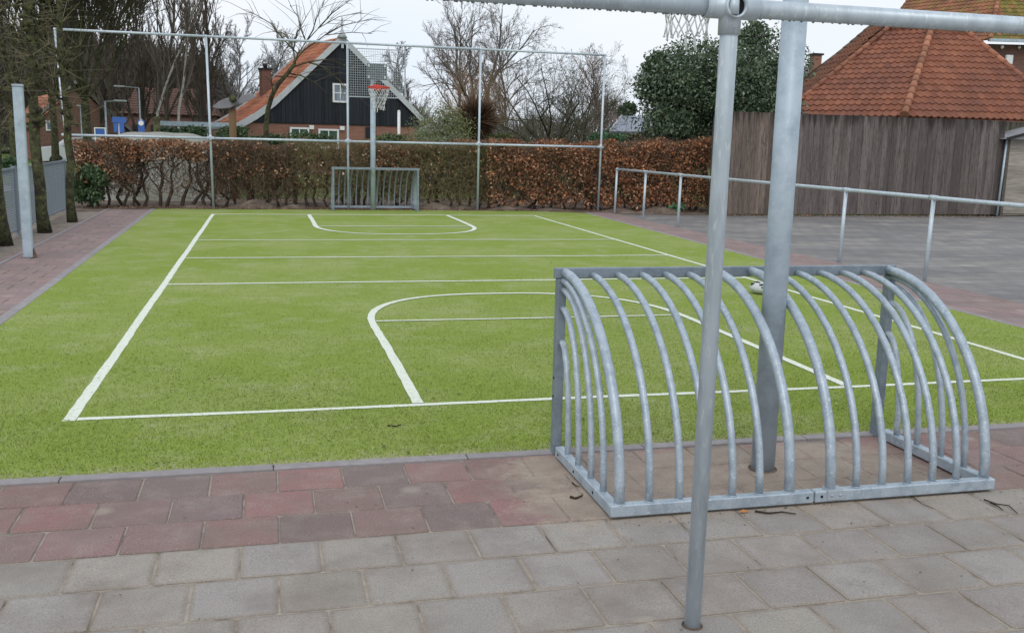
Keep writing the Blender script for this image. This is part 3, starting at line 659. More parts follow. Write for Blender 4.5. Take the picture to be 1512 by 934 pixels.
# ------------------------------------------------------------------ roofs
def roof_face(b, poly, up_hint=(0, 0, 1), tw=.24, th=.34, amp=.030, step=.034, pal=None, seed=1, skirt=0):
    """tiled roof plane: corrugated courses clipped to the planar polygon; poly[0]->poly[1] is the eave"""
    P = [Vector(p) for p in poly]; o = P[0]; u = (P[1] - P[0]).normalized(); nrm = u.cross(P[-1] - P[0]).normalized()
    if nrm.z < 0: nrm = -nrm
    P = [p - nrm * (p - o).dot(nrm) for p in P]
    v = nrm.cross(u)
    if v.z < 0: v = -v
    Q = [((p - o).dot(u), (p - o).dot(v)) for p in P]
    u0 = min(q[0] for q in Q); u1 = max(q[0] for q in Q); v1 = max(q[1] for q in Q); v0 = min(q[1] for q in Q)
    r_ = random.Random(seed); n = len(Q)
    def span(vv):
        xs = []
        for i in range(n):
            (a, c), (d, e) = Q[i], Q[(i + 1) % n]
            if (c - vv) * (e - vv) <= 0 and abs(e - c) > 1e-9: xs.append(a + (d - a) * (vv - c) / (e - c))
        return (min(xs), max(xs)) if len(xs) > 1 else None
    rows = int((v1 - v0) / th) + 1
    for k in range(rows):
        va = v0 + k * th + .002; vb = min(va + th, v1 - .001)
        if vb - va < .02: continue
        sa = span(va); sb_ = span(vb)
        if not sa or not sb_: continue
        lo = min(sa[0], sb_[0]); hi = max(sa[1], sb_[1])
        i0 = math.floor(lo / tw); i1 = math.ceil(hi / tw)
        for i in range(i0, i1):
            col = r_.choice(pal); f = r_.uniform(.9, 1.1); col = tuple(q * f for q in col)
            prof = [(0, 0), (.18, -.6), (.4, -.8), (.62, -.2), (.8, .8), (1, .3)]
            ring = []
            for (t, hgt) in prof:
                uu = (i + t) * tw
                ua = min(max(uu, sa[0]), sa[1]); ub = min(max(uu, sb_[0]), sb_[1])
                ring.append((ua, ub, hgt))
            if ring[-1][0] - ring[0][0] < .005 and ring[-1][1] - ring[0][1] < .005: continue
            vs = []
            for ua, ub, hg in ring:
                vs.append(o + u * ua + v * va + nrm * (amp * hg + step)); vs.append(o + u * ub + v * vb + nrm * (amp * hg)); vs.append(o + u * ua + v * va + nrm * (amp * hg - .01))
            fs = []
            for j in range(len(ring) - 1): fs += [(3 * j, 3 * j + 3, 3 * j + 4, 3 * j + 1), (3 * j + 2, 3 * j + 5, 3 * j + 3, 3 * j)]
            b.add(vs, fs, col)
    b.add([p - nrm * .05 for p in P], [tuple(range(n))], pal[0])
def ridge_caps(b, a, c, r=.11, L=.38, col=(.36, .16, .09), seed=1):
    a = Vector(a); c = Vector(c); d = c - a; n = int(d.length / L); r_ = random.Random(seed)
    for i in range(n):
        f = r_.uniform(.8, 1.25); p = a + d * (i / n); q = a + d * ((i + 1.12) / n)
        b.tube([p, q], [r * 1.12, r * .92], 9, tuple(k * f for k in col))
# --- near hipped roof building behind the board fence
TERR = [(.255, .10, .06), (.235, .092, .055), (.275, .112, .068), (.21, .085, .055), (.25, .105, .065)]
hb = empty('hipped_roof_house', at(1337, 168, 25.0), 0, 'low house with large orange-brown hipped tile roof just behind the board fence', 'house')
O = Vector(hb.location)
E0 = at(1335, 172, 24.2); zE = E0.z
A_ = at(1376, 42, 28.0)
# left eave direction recedes left, right eave to the right, both level
def level(px, Y, z):   # point on the ray column px at given height and depth
    v = at(px, 170, Y); return Vector((v.x, v.y, z))
E1 = level(1590, 23.6, zE); B_ = onplane(1426, 46, E0, (E1 - E0).cross(A_ - E0).normalized())
D_ = level(1152, 27.2, zE); C_ = at(1313, 40, 29.2)
loc = lambda p: Vector(p) - O
b = MB()
roof_face(b, [loc(E0), loc(E1), loc(B_), loc(A_)], pal=TERR, seed=3, tw=.21)
rf = b.build('roof_front', M['red_tile'], hb)
b = MB(); roof_face(b, [loc(E0), loc(D_), loc(C_), loc(A_)], pal=TERR, seed=5, tw=.21); b.build('roof_side', M['red_tile'], hb)
D2 = level(1128, 28.6, zE); C2 = at(1287, 39, 30.4)
b = MB(); roof_face(b, [loc(D2), loc(D_), loc(C_), loc(C2)], pal=[(.24, .10, .06), (.2, .1, .06)], seed=6); b.build('roof_back_slope', M['red_tile'], hb)
for (p_, q_, r_, c_) in ((E0 + Vector((0, 0, .05)), A_ + Vector((0, 0, .05)), .10, (.34, .155, .095)), (E1, B_, .09, (.38, .16, .10)), (D_, C_, .08, (.25, .11, .07)), (A_, B_, .09, (.3, .14, .09)), (D2, C2, .08, (.09, .07, .05)), (C_, A_, .09, (.3, .14, .09))):
    b = MB(); ridge_caps(b, loc(p_), loc(q_), r_, col=c_, seed=int(r_ * 1000)); b.build('ridge_tiles', M['red_tile'], hb)
b = MB(); w_ = [loc(E0) + Vector((.1, .6, 0)), loc(E1) + Vector((0, .5, 0)), loc(E1) + Vector((0, 8, 0)), loc(D2) + Vector((.5, 2, 0)), loc(D_) + Vector((.6, 0, 0))]
w_ = [Vector((p.x, p.y, -O.z)) for p in w_]; b.prism(w_, (0, 0, zE - .12)); b.build('wall', M['brick'], hb)
b = MB(); b.add([loc(C2), loc(C_), loc(A_), loc(B_), loc(E1) + Vector((0, 8, 0)), loc(D2) + Vector((.5, 2, 0))], [(0, 1, 2, 3, 4, 5)], (.2, .09, .06)); b.build('rear_roof', M['red_tile'], hb)
# --- tall house further right behind
h3 = empty('brick_house', at(1460, 66, 40), 0, 'tall brick house with mossy tile roof behind the hipped roof at the right edge', 'house')
O = Vector(h3.location)
Ee = at(1462, 58, 40.0); zE3 = Ee.z
Er = level(1640, 38.8, zE3); Er = Vector((at(1640, 60, 38.8).x, 38.8, zE3))
Ap = at(1486, -60, 45); El = Vector((at(1290, 60, 46).x, 46, zE3)); Al = at(1390, -22, 50); Al.z = Ap.z - .6
Br = Vector((at(1600, 0, 44).x, 44, Ap.z))
loc = lambda p: Vector(p) - O
b = MB(); roof_face(b, [loc(Ee), loc(Er), loc(Br), loc(Ap)], pal=[(.19, .15, .04), (.24, .19, .05), (.28, .13, .07), (.15, .14, .04)], seed=21); b.build('roof_mossy', M['red_tile'], h3)
b = MB(); roof_face(b, [loc(Ee), loc(El), loc(Al), loc(Ap)], pal=[(.28, .13, .07), (.24, .12, .06), (.25, .17, .06), (.32, .14, .08)], seed=22); b.build('roof_side', M['red_tile'], h3)
b = MB(); ridge_caps(b, loc(Ee), loc(Ap), .12, col=(.36, .17, .10), seed=3); b.build('ridge_tiles', M['red_tile'], h3)
b = MB(); ridge_caps(b, loc(El), loc(Al), .10, col=(.13, .11, .06), seed=3); b.build('ridge_tiles', M['red_tile'], h3)
b = MB(); w_ = [Ee + Vector((.4, .5, 0)), Er + Vector((0, .5, 0)), Er + Vector((0, 7, 0)), El + Vector((3, 2, 0)), El + Vector((.8, -.3, 0))]
b.prism([Vector((p.x - O.x, p.y - O.y, -O.z)) for p in w_], (0, 0, zE3 - .15)); b.build('wall', M['brick_dark'], h3)
MB().bar(loc(Ee) + Vector((-.1, -.12, -.05)), loc(Er) + Vector((0, -.12, -.05)), .14, .13).build('gutter', M['galv_blue'], h3)
for px in (1480, 1505): MB().ball(loc(at(px, 70, 40.1)), .08, 8, 5).build('eave_lamp', M['white'], h3)
wp = at(1490, 88, 40.05); MB().box(loc(wp), (.35, .1, .4)).build('window', M['white'], h3)

# --- black-boarded farmhouse ------------------------------------------------
P0 = at(348, 186.5, 50); G = Vector((.951, .309, 0)).normalized(); Sd = Vector((-.309, .951, 0)).normalized()
fh = empty('farmhouse', (P0.x, P0.y, 0), math.atan2(G.y, G.x), 'farmhouse with black boarded gable, white bargeboards and orange tile roof beyond the hedge', 'house')
# local frame: x along the gable, y to the back, z up
zc = 0
prof = [(0, 2.14), (1.0, 2.72), (1.98, 3.43), (5.5, 6.72), (9.65, 3.18), (10.15, 2.70)]
LD = 4.4
b = MB(); b.prism([(.35, 0, 2.34), (1.0, 0, 2.60), (1.98, 0, 3.30), (5.5, 0, 6.60), (9.6, 0, 3.10), (9.85, 0, 2.40)], (0, .08, 0), (.022, .026, .034)); b.build('gable_backing', M['dark_board'], fh)
b = MB(); rr = random.Random(3); x_ = .4
def ztop(x): 
    for (a, za), (c, zb) in zip(prof[:-1], prof[1:]):
        if a <= x <= c: return za + (zb - za) * (x - a) / (c - a)
    return 2.4
while x_ < 9.75:
    w = .19; f = rr.uniform(.7, 1.4); zt = min(ztop(x_), ztop(x_ + w)) - .12
    if zt > 2.45: b.box((x_ + w / 2, -.012, (2.40 + zt) / 2), (w - .012, .022, zt - 2.40), None, (.018 * f, .021 * f, .027 * f))
    x_ += w
b.build('gable_boards', M['dark_board'], fh)
MB().box((5.1, -.03, 4.62), (6.2, .03, .06), col=(.02, .022, .028)).build('gable_ledge', M['dark_board'], fh)
b = MB(); b.box((5.05, .06 + LD / 2, 1.2), (9.5, LD, 2.42)); b.build('wall', M['brick'], fh)
def window(x, z, w, h, nx, nz, gm=M['glass'], y=-.05):
    f = MB(); t = .09
    f.box((x, y, z + h / 2 - t / 2), (w, .08, t)).box((x, y, z - h / 2 + t / 2), (w, .08, t)).box((x - w / 2 + t / 2, y, z), (t, .08, h - 2 * t)).box((x + w / 2 - t / 2, y, z), (t, .08, h - 2 * t))
    for i in range(1, nx): f.box((x - w / 2 + w * i / nx, y, z), (.045, .06, h - 2 * t))
    for i in range(1, nz): f.box((x, y, z - h / 2 + h * i / nz), (w - 2 * t, .055, .045))
    fo = f.build('window', M['white'], fh)
    MB().box((x, y + .02, z), (w - .1, .02, h - .1)).build('pane', gm, fo)
window(5.40, 3.96, .82, .95, 2, 2)
M['glass_green'] = mat('green_reflecting_glass', (.035, .09, .06), .15, n1=(3, (.08, .14, .10), .4, .6), spec=.7)
window(3.2, 1.68, 1.0, 1.0, 2, 1, M['glass_green']); window(4.75, 1.64, 1.1, 1.0, 2, 1, M['glass_green'])
for x_ in (3.85, 5.5): MB().box((x_, -.02, 2.20), (.24, .08, .2)).build('vent_box', M['white'], fh)
MB().box((7.1, -.01, 1.3), (.55, .06, 2.0)).build('door', M['black'], fh)
ORG = [(.58, .225, .125), (.52, .20, .11), (.62, .27, .155), (.47, .19, .12), (.55, .24, .16)]
rfn = None
b = MB()
for (a, za), (c, zb) in ((prof[0], prof[1]), (prof[1], prof[2]), (prof[2], prof[3])):
    roof_face(b, [(a, LD, za + .02), (a, -.1, za + .02), (c, -.1, zb + .02), (c, LD, zb + .02)], pal=ORG, seed=int(a * 7) + 2, th=.33, tw=.25)
rfn = b.build('roof', M['red_tile'], fh)
b = MB()
for (a, za), (c, zb) in ((prof[5], prof[4]), (prof[4], prof[3])):
    roof_face(b, [(a, -.1, za + .02), (a, LD, za + .02), (c, LD, zb + .02), (c, -.1, zb + .02)], pal=ORG, seed=9)
b.build('roof_right_slope', M['red_tile'], fh)
for y_ in (-.16, LD + .02):
    b = MB()
    for (a, za), (c, zb) in zip(prof[:-1], prof[1:]):
        d = Vector((c - a, 0, zb - za)); nn = Vector((-d.z, 0, d.x)).normalized() * .02
        b.prism([(a, y_, za - .22), (c, y_, zb - .22), (c, y_, zb + .14), (a, y_, za + .14)], (0, .06, 0))
    b.build('bargeboard', M['board_white'], fh)
MB().tube([(5.5, -.12, 6.7), (5.5, -.12, 6.95), (5.5, -.12, 7.1), (5.5, -.12, 7.6), (5.5, -.12, 7.75)], [.28, .12, .06, .05, .015], 8).ball((5.5, -.12, 7.35), .09, 8, 6).box((5.5, -.16, 6.35), (.12, .05, .34)).build('finial', M['board_white'], fh)
MB().bar((-.12, -.1, 2.08), (-.12, LD, 2.08), .14, .12).build('gutter', M['galv_blue'], fh)
ch = MB().box((2.5, 3.0, 4.4), (.5, .5, 1.4)).build('chimney', M['brick_dark'], rfn)
MB().box((2.5, 3.0, 5.13), (.58, .58, .10)).tube([(2.5, 3.0, 5.18), (2.5, 3.0, 5.42)], [.10, .12], 10).build('chimney_pot', M['black'], rfn)
MB().box((8.9, 2.2, 4.15), (1.3, 1.2, .10), Matrix.Rotation(.25, 3, 'Y'), (.1, .1, .11)).box((8.6, 2.2, 3.8), (.8, 1.0, .6), None, (.1, .1, .11)).build('dormer', M['dark_board'], fh)

# --- long barn with brown-red roof at the left
def simple_house(name, label, cat, px0, px1, Y, ytop, yeave, depth, roofm, wallm, pal, ang=0, gable_win=False, group=None):
    a = at(px0, yeave, Y); c = at(px1, yeave, Y); w = c.x - a.x; ze = a.z; zr = at((px0 + px1) / 2, ytop, Y + depth / 2).z
    h = empty(name, ((a.x + c.x) / 2, Y, 0), ang, label, cat, group)
    MB().box((0, depth / 2, ze / 2 - .02), (w - .5, depth - .5, ze)).build('wall', wallm, h)
    b = MB()
    roof_face(b, [(-w / 2, 0, ze), (w / 2, 0, ze), (w / 2 - .7, depth / 2, zr), (-w / 2 + .7, depth / 2, zr)], pal=pal, seed=31, tw=.35, th=.4)
    b.add([(-w / 2, depth, ze), (w / 2, depth, ze), (w / 2 - .7, depth / 2, zr), (-w / 2 + .7, depth / 2, zr)], [(0, 1, 2, 3)], pal[0])
    b.add([(-w / 2, depth, ze), (-w / 2, 0, ze), (-w / 2 + .7, depth / 2, zr)], [(0, 1, 2)], pal[0]); b.add([(w / 2, depth, ze), (w / 2, 0, ze), (w / 2 - .7, depth / 2, zr)], [(0, 1, 2)], pal[0])
    b.build('roof', roofm, h); return h, w, ze, zr
bn, w, ze, zr = simple_house('barn', 'long low barn with reddish brown roof behind the bare birches at the left', 'barn', 176, 322, 72, 130, 167, 8, M['red_tile'], M['brick_dark'], [(.10, .06, .048), (.09, .056, .045), (.108, .06, .048)])
for x_ in (-2.2, -1.0, .6, 2.4): MB().box((x_, .2, 1.7), (.5, .14, 1.2)).build('window', M['black'], bn)
# left distant brick houses with orange roofs
lh, w, ze, zr = simple_house('farmhouse', 'distant brick house with faded orange roof seen between the left tree trunks', 'house', 20, 96, 66, 138, 188, 7, M['red_tile'], M['brick'], [(.36, .16, .10), (.30, .14, .09), (.38, .18, .12)])
l2 = empty('brick_barn', at(122, 200, 60) - Vector((0, 0, at(122, 200, 60).z)), .2, 'dark brick gable barn with small white window left of the blue signs', 'barn')
MB().prism([(-2.6, 0, 0), (2.3, 0, 0), (2.3, 0, 1.9), (-.2, 0, 4.2), (-2.6, 0, 1.9)], (0, 6, 0)).build('wall', M['brick_dark'], l2)
MB().prism([(-2.9, -.2, 1.75), (-.2, -.2, 4.35), (2.6, -.2, 1.75), (2.6, -.2, 1.95), (-.2, -.2, 4.55), (-2.9, -.2, 1.95)], (0, 6.4, 0)).build('roof', M['moss_roof'], l2)
wn_ = MB().box((-1.6, -.04, 2.0), (.5, .06, .55)).build('window', M['white'], l2); MB().box((-1.6, -.08, 2.0), (.36, .03, .4)).build('pane', M['glass'], wn_)
# flat roofed carport
cp = empty('carport', at(288, 186, 46) - Vector((0, 0, at(288, 186, 46).z)), 0, 'flat grey carport roof on thin posts left of the farmhouse', 'carport')
a = at(233, 182.5, 46); c = at(350, 187, 46); w = (c.x - a.x) / 2
MB().box((0, 1.5, a.z + .02), (2 * w, 3, .20)).build('roof', M['galv_blue'], cp)
for x_ in (-w + .1, -w + .62, -w + 1.25, -w + 2.2, w - .1): MB().box((x_, .1, a.z / 2 - .05), (.06, .06, a.z - .1)).build('post', M['galv_blue'], cp)
# garden sheds beyond
s1 = empty('garden_shed', at(672, 200, 42) - Vector((0, 0, at(672, 200, 42).z)), .5, 'small garden shed with pale grey gable behind the green bush', 'shed')
zt_ = at(676, 186, 42).z; ze_ = at(676, 197, 42).z
MB().prism([(-.65, 0, 0), (.65, 0, 0), (.65, 0, ze_), (0, 0, zt_), (-.65, 0, ze_)], (0, 1.8, 0)).build('wall', M['board_white'], s1)
MB().prism([(-.78, -.08, ze_ - .03), (0, -.08, zt_ + .03), (.78, -.08, ze_ - .03), (.78, -.08, ze_ + .05), (0, -.08, zt_ + .11), (-.78, -.08, ze_ + .05)], (0, 2, 0)).build('roof', M['moss_roof'], s1)
s2 = empty('garden_house', at(925, 195, 40) - Vector((0, 0, at(925, 195, 40).z)), 0, 'garden house with smooth blue-grey pitched roof left of the large evergreen', 'shed')
za = at(920, 171, 41).z; zb = at(905, 194, 40).z
q = [at(901, 194, 40), at(945, 194, 40), at(952, 171, 41.4), at(919, 171, 41.4)]; O = Vector(s2.location)
MB().prism([q[0] - O, q[1] + Vector((.6, 0, 0)) - O, q[2] + Vector((.6, 0, 0)) - O, q[3] - O], (0, .05, -.08)).prism([q[3] - O, q[2] + Vector((.6, 0, 0)) - O, q[2] + Vector((.6, 1.4, zb - za)) - O, q[3] + Vector((-.4, 1.4, zb - za)) - O], (0, .05, -.08)).build('roof', M['grey_roof'], s2)
MB().box((.25, 1.5, zb / 2 - .05), (1.0, 2.2, zb - .1)).build('wall', M['black'], s2)
MB().bar(q[0] - O + Vector((-.03, -.03, 0)), q[3] - O + Vector((-.03, -.03, 0)), .05, .12).build('bargeboard', M['board_white'], s2)
# chimney house far right
c3 = empty('distant_house', at(1206, 100, 60) - Vector((0, 0, at(1206, 100, 60).z)), 0, 'dark slate roof with brick chimney peeping over the evergreen at the right', 'house')
O = Vector(c3.location); zq = at(1206, 92, 60).z
MB().prism([(-.9, 0, zq - 3.5), (3, 0, zq - 3.5), (3, 0, zq - .3), (.75, 0, zq - .1)], (0, 5, 0)).build('roof', M['moss_roof'], c3)
MB().box((1, 2.5, (zq - 3.5) / 2), (4, 4.6, zq - 3.5)).build('wall', M['brick_dark'], c3)
ck = MB().box((.05, .3, zq - .2), (.55, .6, 1.4)).build('chimney', M['brick'], c3)
MB().box((.05, .3, zq + .52), (.75, .75, .12)).build('chimney_cap', M['black'], ck)

# ------------------------------------------------------------------ trees
def tree_segments(base, H, seed, trunk_r, levels, spread, first=.3, nchild=(7, 6, 6, 5), ratio=.55, up=.25, wob=.10, lean=(0, 0), twig_r=.006, forks=0, droop=0):
    """returns trunk polylines and (n,8) twig segments"""
    rg = random.Random(seed); big = []; tw = []
    def grow(p, d, L, r, lev):
        k = {0: 8, 1: 6, 2: 5}.get(lev, 3); pts = [p.copy()]; rad = [r]; q = p.copy(); dd = d.copy()
        for i in range(k):
            dd = (dd + Vector((rg.gauss(0, wob), rg.gauss(0, wob), rg.gauss(0, wob) + (up * .12 if lev else 0) - droop * .1 * lev))).normalized()
            q = q + dd * (L / k); pts.append(q.copy()); rad.append(max(twig_r * .6, r * (1 - .75 * (i + 1) / k)))
        if lev <= 1: big.append((pts, rad, lev))
        else:
            for i in range(k): tw.append((*pts[i], *pts[i + 1], rad[i], rad[i + 1]))
        if lev >= levels: return
        nc = nchild[min(lev, len(nchild) - 1)]
        for c in range(nc):
            t = first + (1 - first) * ((c + rg.random() * .8) / nc) if lev == 0 else .15 + .85 * ((c + rg.random()) / nc)
            t = min(t, .99); i = int(t * k); fr = t * k - i; pp = pts[i].lerp(pts[min(i + 1, k)], fr); rr_ = rad[i] * (.62 if lev == 0 else .6)
            ax = (pts[min(i + 1, k)] - pts[i]).normalized(); o = ax.orthogonal().normalized(); o.rotate(Matrix.Rotation(rg.uniform(0, 2 * PI) if lev else (c * 2.4 + rg.random()), 3, ax))
            ang = rg.uniform(.55, 1.0) * spread
            nd = (ax * math.cos(ang) + o * math.sin(ang)); nd.z += up * .5; nd.normalize()
            Lc = L * ratio * (1.15 - .55 * t if lev == 0 else 1 - .45 * t) * rg.uniform(.75, 1.2)
            grow(pp, nd, Lc, max(rr_, twig_r), lev + 1)
    d0 = Vector((lean[0], lean[1], 1)).normalized()
    if forks:
        hb_ = H * first; p = Vector(base); top = p + d0 * hb_; big.append(([p, p.lerp(top, .5) + Vector((.02, 0, 0)), top], [trunk_r * 1.25, trunk_r, trunk_r * .95], 0))
        for i in range(forks):
            a = 2 * PI * i / forks + rg.random(); sp_ = spread * (.55 if forks < 6 else (.45 if i % 3 == 0 else 1.0)); dd = Vector((math.cos(a) * sp_, math.sin(a) * sp_, 1)).normalized()
            f0 = first; grow(top.copy(), dd, H * (1 - first) * rg.uniform(.85, 1.1), trunk_r * (.7 if forks < 6 else .32), 1)
    else: grow(Vector(base), d0, H, trunk_r, 0)
    return big, tw
def bare_tree(name, label, px, Y, H, seed, trunk_r, levels, spread, bark=(.10, .09, .07), twc=(.10, .085, .075), group=None, trunkm=None, cat='tree', base=None, fuzz=0, **kw):
    p = base or at(px, 200, Y); loc = Vector((p.x, Y if base is None else p.y, -.03))
    big, tw = tree_segments((0, 0, 0), H, seed, trunk_r, levels, spread, **kw)
    t = empty(name, loc, 0, label, cat, group)
    b = MB()
    for pts, rad, lev in big: b.tube(pts, rad, 8 if lev == 0 else 5, bark if lev == 0 or bark[0] < .3 else (.17, .15, .13), cap=False)
    b.build('trunk', trunkm or M['bark'], t)
    F = tubes3(tw); n = len(F); rg = np.random.default_rng(seed)
    col = np.array(twc)[None] * rg.uniform(.7, 1.35, (len(tw), 1)); col = np.concatenate([col] * 3, 0)
    quads('crown', M['twig'], F, col, t)
    return t
GT = 'bare winter trees beyond the hedge'
DK = (.075, .075, .045)
bare_tree('broad_tree', 'large dark mossy tree with dense upswept bare branches above the far left post', 128, 42, 12, 1, .17, 5, .75, DK, (.075, .068, .045), GT, M['bark_green'], first=.24, nchild=(9, 10, 9, 6, 4), ratio=.58, up=.5, forks=11, twig_r=.011)
bare_tree('broad_tree', 'dense bare tree at the far left edge behind the pleached lime trunks', 20, 40, 12.5, 2, .16, 5, .75, DK, (.07, .066, .045), GT, M['bark_green'], first=.2, nchild=(9, 9, 9, 6, 4), ratio=.58, up=.5, forks=10, twig_r=.011)
bare_tree('broad_tree', 'bare tree with forked dark trunk in front of the distant orange roof', 80, 48, 12, 7, .15, 5, .7, DK, (.08, .07, .05), GT, M['bark_green'], first=.26, nchild=(9, 9, 8, 6, 3), ratio=.58, up=.5, forks=9, twig_r=.011)
BW = (.50, .48, .44)
BR = (.115, .088, .07)
bare_tree('birch', 'slender pale birch rising in front of the barn, left of the pair', 228, 54, 11.5, 3, .075, 4, .6, BW, BR, GT, first=.22, nchild=(22, 8, 6, 4), ratio=.32, up=.45)
bare_tree('birch', 'slender white birch with blotched trunk, right of the pair before the barn', 263, 53, 12, 4, .08, 4, .6, BW, BR, GT, first=.25, nchild=(24, 8, 6, 4), ratio=.32, up=.45)
for i, (px, Y, H_, lb) in enumerate([(182, 58, 12, 'brownish bare tree behind the leftmost blue sign'), (208, 61, 12, 'brownish bare tree just left of the two birches'), (245, 60, 12.5, 'tall brown bare tree between the two birches'), (285, 57, 11.5, 'brown bare tree rising above the grey carport'), (308, 60, 10.5, 'bare tree directly behind the second post of the far pipe frame'), (150, 60, 12, 'bare tree between the dark broad tree and the birches')]):
    bare_tree('bare_tree', lb, px, Y, H_, 40 + i, .13, 5, .55, (.10, .085, .07), (.105, .085, .07), GT, first=.08, nchild=(26, 10, 8, 6, 3), ratio=.34, up=.45, twig_r=.008)
for i, (px, Y, H_, lb) in enumerate([(340, 80, 8.6, 'greyish distant tree above the curved grey bird roof'), (362, 84, 9.3, 'greyish distant tree left of the farmhouse chimney'), (385, 82, 9.0, 'greyish distant tree directly behind the farmhouse chimney'), (412, 84, 8.8, 'greyish distant tree above the farmhouse roof slope'),
                                   (592, 78, 7.3, 'small distant tree behind the right farmhouse slope'), (622, 76, 8.4, 'pale distant tree right of the basketball backboard')]):
    bare_tree('distant_tree', lb, px, Y, H_, 60 + i, .12, 4, .6, (.16, .15, .145), (.17, .165, .165), GT, first=.2, nchild=(16, 11, 9, 7), ratio=.42, up=.05, wob=.13, twig_r=.008)
bare_tree('tall_tree', 'tallest bare tree in the middle, behind the pollard willow', 706, 62, 9.9, 5, .16, 5, .85, (.12, .115, .09), (.15, .135, .13), GT, first=.3, nchild=(10, 9, 8, 6, 3), ratio=.50, up=.08, forks=5, wob=.17, twig_r=.006)
bare_tree('tall_tree', 'slimmer bare tree just left of the tallest one in the middle', 676, 64, 9.4, 6, .13, 4, .6, (.14, .13, .12), (.165, .15, .145), GT, first=.22, nchild=(15, 10, 8, 6), ratio=.42, up=.15, wob=.13, twig_r=.007)
bare_tree('bare_tree', 'hazy bare tree between the tallest tree and the mossy apple tree', 752, 66, 8.2, 16, .12, 4, .65, (.14, .13, .12), (.165, .15, .14), GT, first=.2, nchild=(15, 10, 8, 6), ratio=.46, up=.08, wob=.14, twig_r=.007)
AG = (.10, .115, .05)
bare_tree('apple_tree', 'wide spreading mossy apple tree left of the last pipe-frame post', 816, 36, 5.2, 9, .17, 5, 1.15, AG, (.085, .082, .062), GT, M['bark_green'], first=.22, nchild=(7, 8, 7, 5, 2), ratio=.55, up=.10, wob=.17, forks=8, twig_r=.005)
bare_tree('apple_tree', 'smaller mossy apple tree with leaning trunk beside the last pipe-frame post', 850, 38, 5.0, 10, .11, 5, 1.0, AG, (.09, .082, .06), GT, M['bark_green'], first=.3, nchild=(7, 8, 7, 5, 2), ratio=.55, up=.12, wob=.17, lean=(.22, 0), forks=6, twig_r=.005)
bare_tree('bare_tree', 'pale reddish bare tree between the pipe frame and the evergreen', 918, 58, 7.2, 12, .10, 4, .55, (.2, .15, .14), (.24, .17, .16), GT, first=.2, nchild=(15, 10, 8, 6), ratio=.42, up=.15, wob=.13)
bare_tree('bare_tree', 'small bare treetop above the distant slate roof at the right', 1226, 75, 10.0, 13, .10, 4, .5, (.2, .17, .165), (.24, .2, .2), GT, first=.3, nchild=(14, 7, 6, 4), ratio=.3, up=.5)

def leaf_blob(P, size, pal, seed, name, m, parent, asp=.55, clump=.5):
    rg = np.random.default_rng(seed); n = len(P); c = np.array(pal)[rg.integers(0, len(pal), n)]
    ph = rg.uniform(0, 6, 3); cl_ = .5 + .5 * np.sin(P[:, 0] * 3.1 + ph[0]) * np.sin(P[:, 2] * 3.7 + ph[1]) * np.sin(P[:, 1] * 2.9 + ph[2])
    c = c * (1 - clump * .5 + clump * cl_)[:, None] * rg.uniform(.75, 1.3, (n, 1))
    return quads(name, m, leaves(P, size, c, rg, asp), c, parent)
def cloud(n, center, rad, seed, lumps=14, fill=.5, flat=None, noise=.25):
    """points concentrated on the surface of many overlapping lumps inside an ellipsoid"""
    rg = np.random.default_rng(seed); c0 = rg.normal(size=(lumps, 3)); c0 /= np.linalg.norm(c0, axis=1)[:, None]; c0 *= rg.uniform(.35, .85, (lumps, 1)); r0 = rg.uniform(.25, .48, lumps)
    k = rg.integers(0, lumps, n); d = rg.normal(size=(n, 3)); d /= np.linalg.norm(d, axis=1)[:, None]; rr_ = r0[k] * rg.uniform(fill, 1.08, n)
    P = c0[k] + d * rr_[:, None]; return P * np.array(rad)[None] + np.array(center)[None] + rg.normal(0, noise * .1, (n, 3))
# large evergreen (holly) behind the railing
hl = empty('evergreen_tree', (at(1060, 200, 25.2).x, 25.2, 0), 0, 'large dense dark green evergreen behind the near pipe post', 'tree', 'evergreens beyond the hedge')
b = MB()
for s, lx in ((1, .5), (2, -.6), (3, 0), (4, 1.2)):
    b.tube([(lx * .2, 0, 0), (lx * .7, .1, 1.5), (lx * 1.6, .2, 3.2)], [.11, .08, .03], 7, (.08, .07, .05), cap=False)
b.build('trunk', M['bark'], hl)
HOL = [(.065, .105, .05), (.075, .12, .06), (.045, .075, .04), (.11, .15, .09), (.15, .19, .14)]
Pa = np.concatenate([cloud(36000, (.25, 0, 3.1), (2.6, 1.6, 1.95), 71, 40, .55), cloud(12000, (-1.15, -.1, 2.7), (1.5, 1.2, 1.4), 72, 18, .55), cloud(9000, (1.5, .1, 3.3), (1.4, 1.2, 1.55), 73, 14, .5), cloud(2500, (-1.9, 0, 3.6), (.6, .5, .8), 74, 8, .4), cloud(2200, (.9, 0, 4.6), (.8, .5, .5), 75, 8, .4)])
leaf_blob(Pa, .105, HOL, 7, 'crown', M['leaf'], hl, .5, .6)
# small evergreens
def bush(name, label, px, ytop, ybot, wpx, Y, n, pal, size, seed, cat='shrub', group=None, m='leaf', depth=None, lump=14):
    a = at(px, ybot, Y); t_ = at(px, ytop, Y); w = at(px + wpx / 2, ytop, Y).x - t_.x
    h = empty(name, (a.x, Y, 0), 0, label, cat, group); zc = (max(a.z, .0) + t_.z) / 2; hz = (t_.z - max(a.z, 0)) / 2
    MB().tube([(0, 0, 0), (.02, 0, max(.3, zc))], [.06, .03], 6, (.08, .07, .05), cap=False).build('trunk', M['bark'], h)
    leaf_blob(cloud(n, (0, 0, zc), (w, depth or w * .8, hz), seed, lump, .4), size, pal, seed, 'foliage', M[m], h)
    return h
GE = 'evergreens beyond the hedge'
OL = [(.10, .13, .045), (.13, .16, .06), (.085, .11, .045), (.16, .17, .08)]
DG = [(.045, .085, .035), (.06, .11, .045), (.04, .07, .035)]
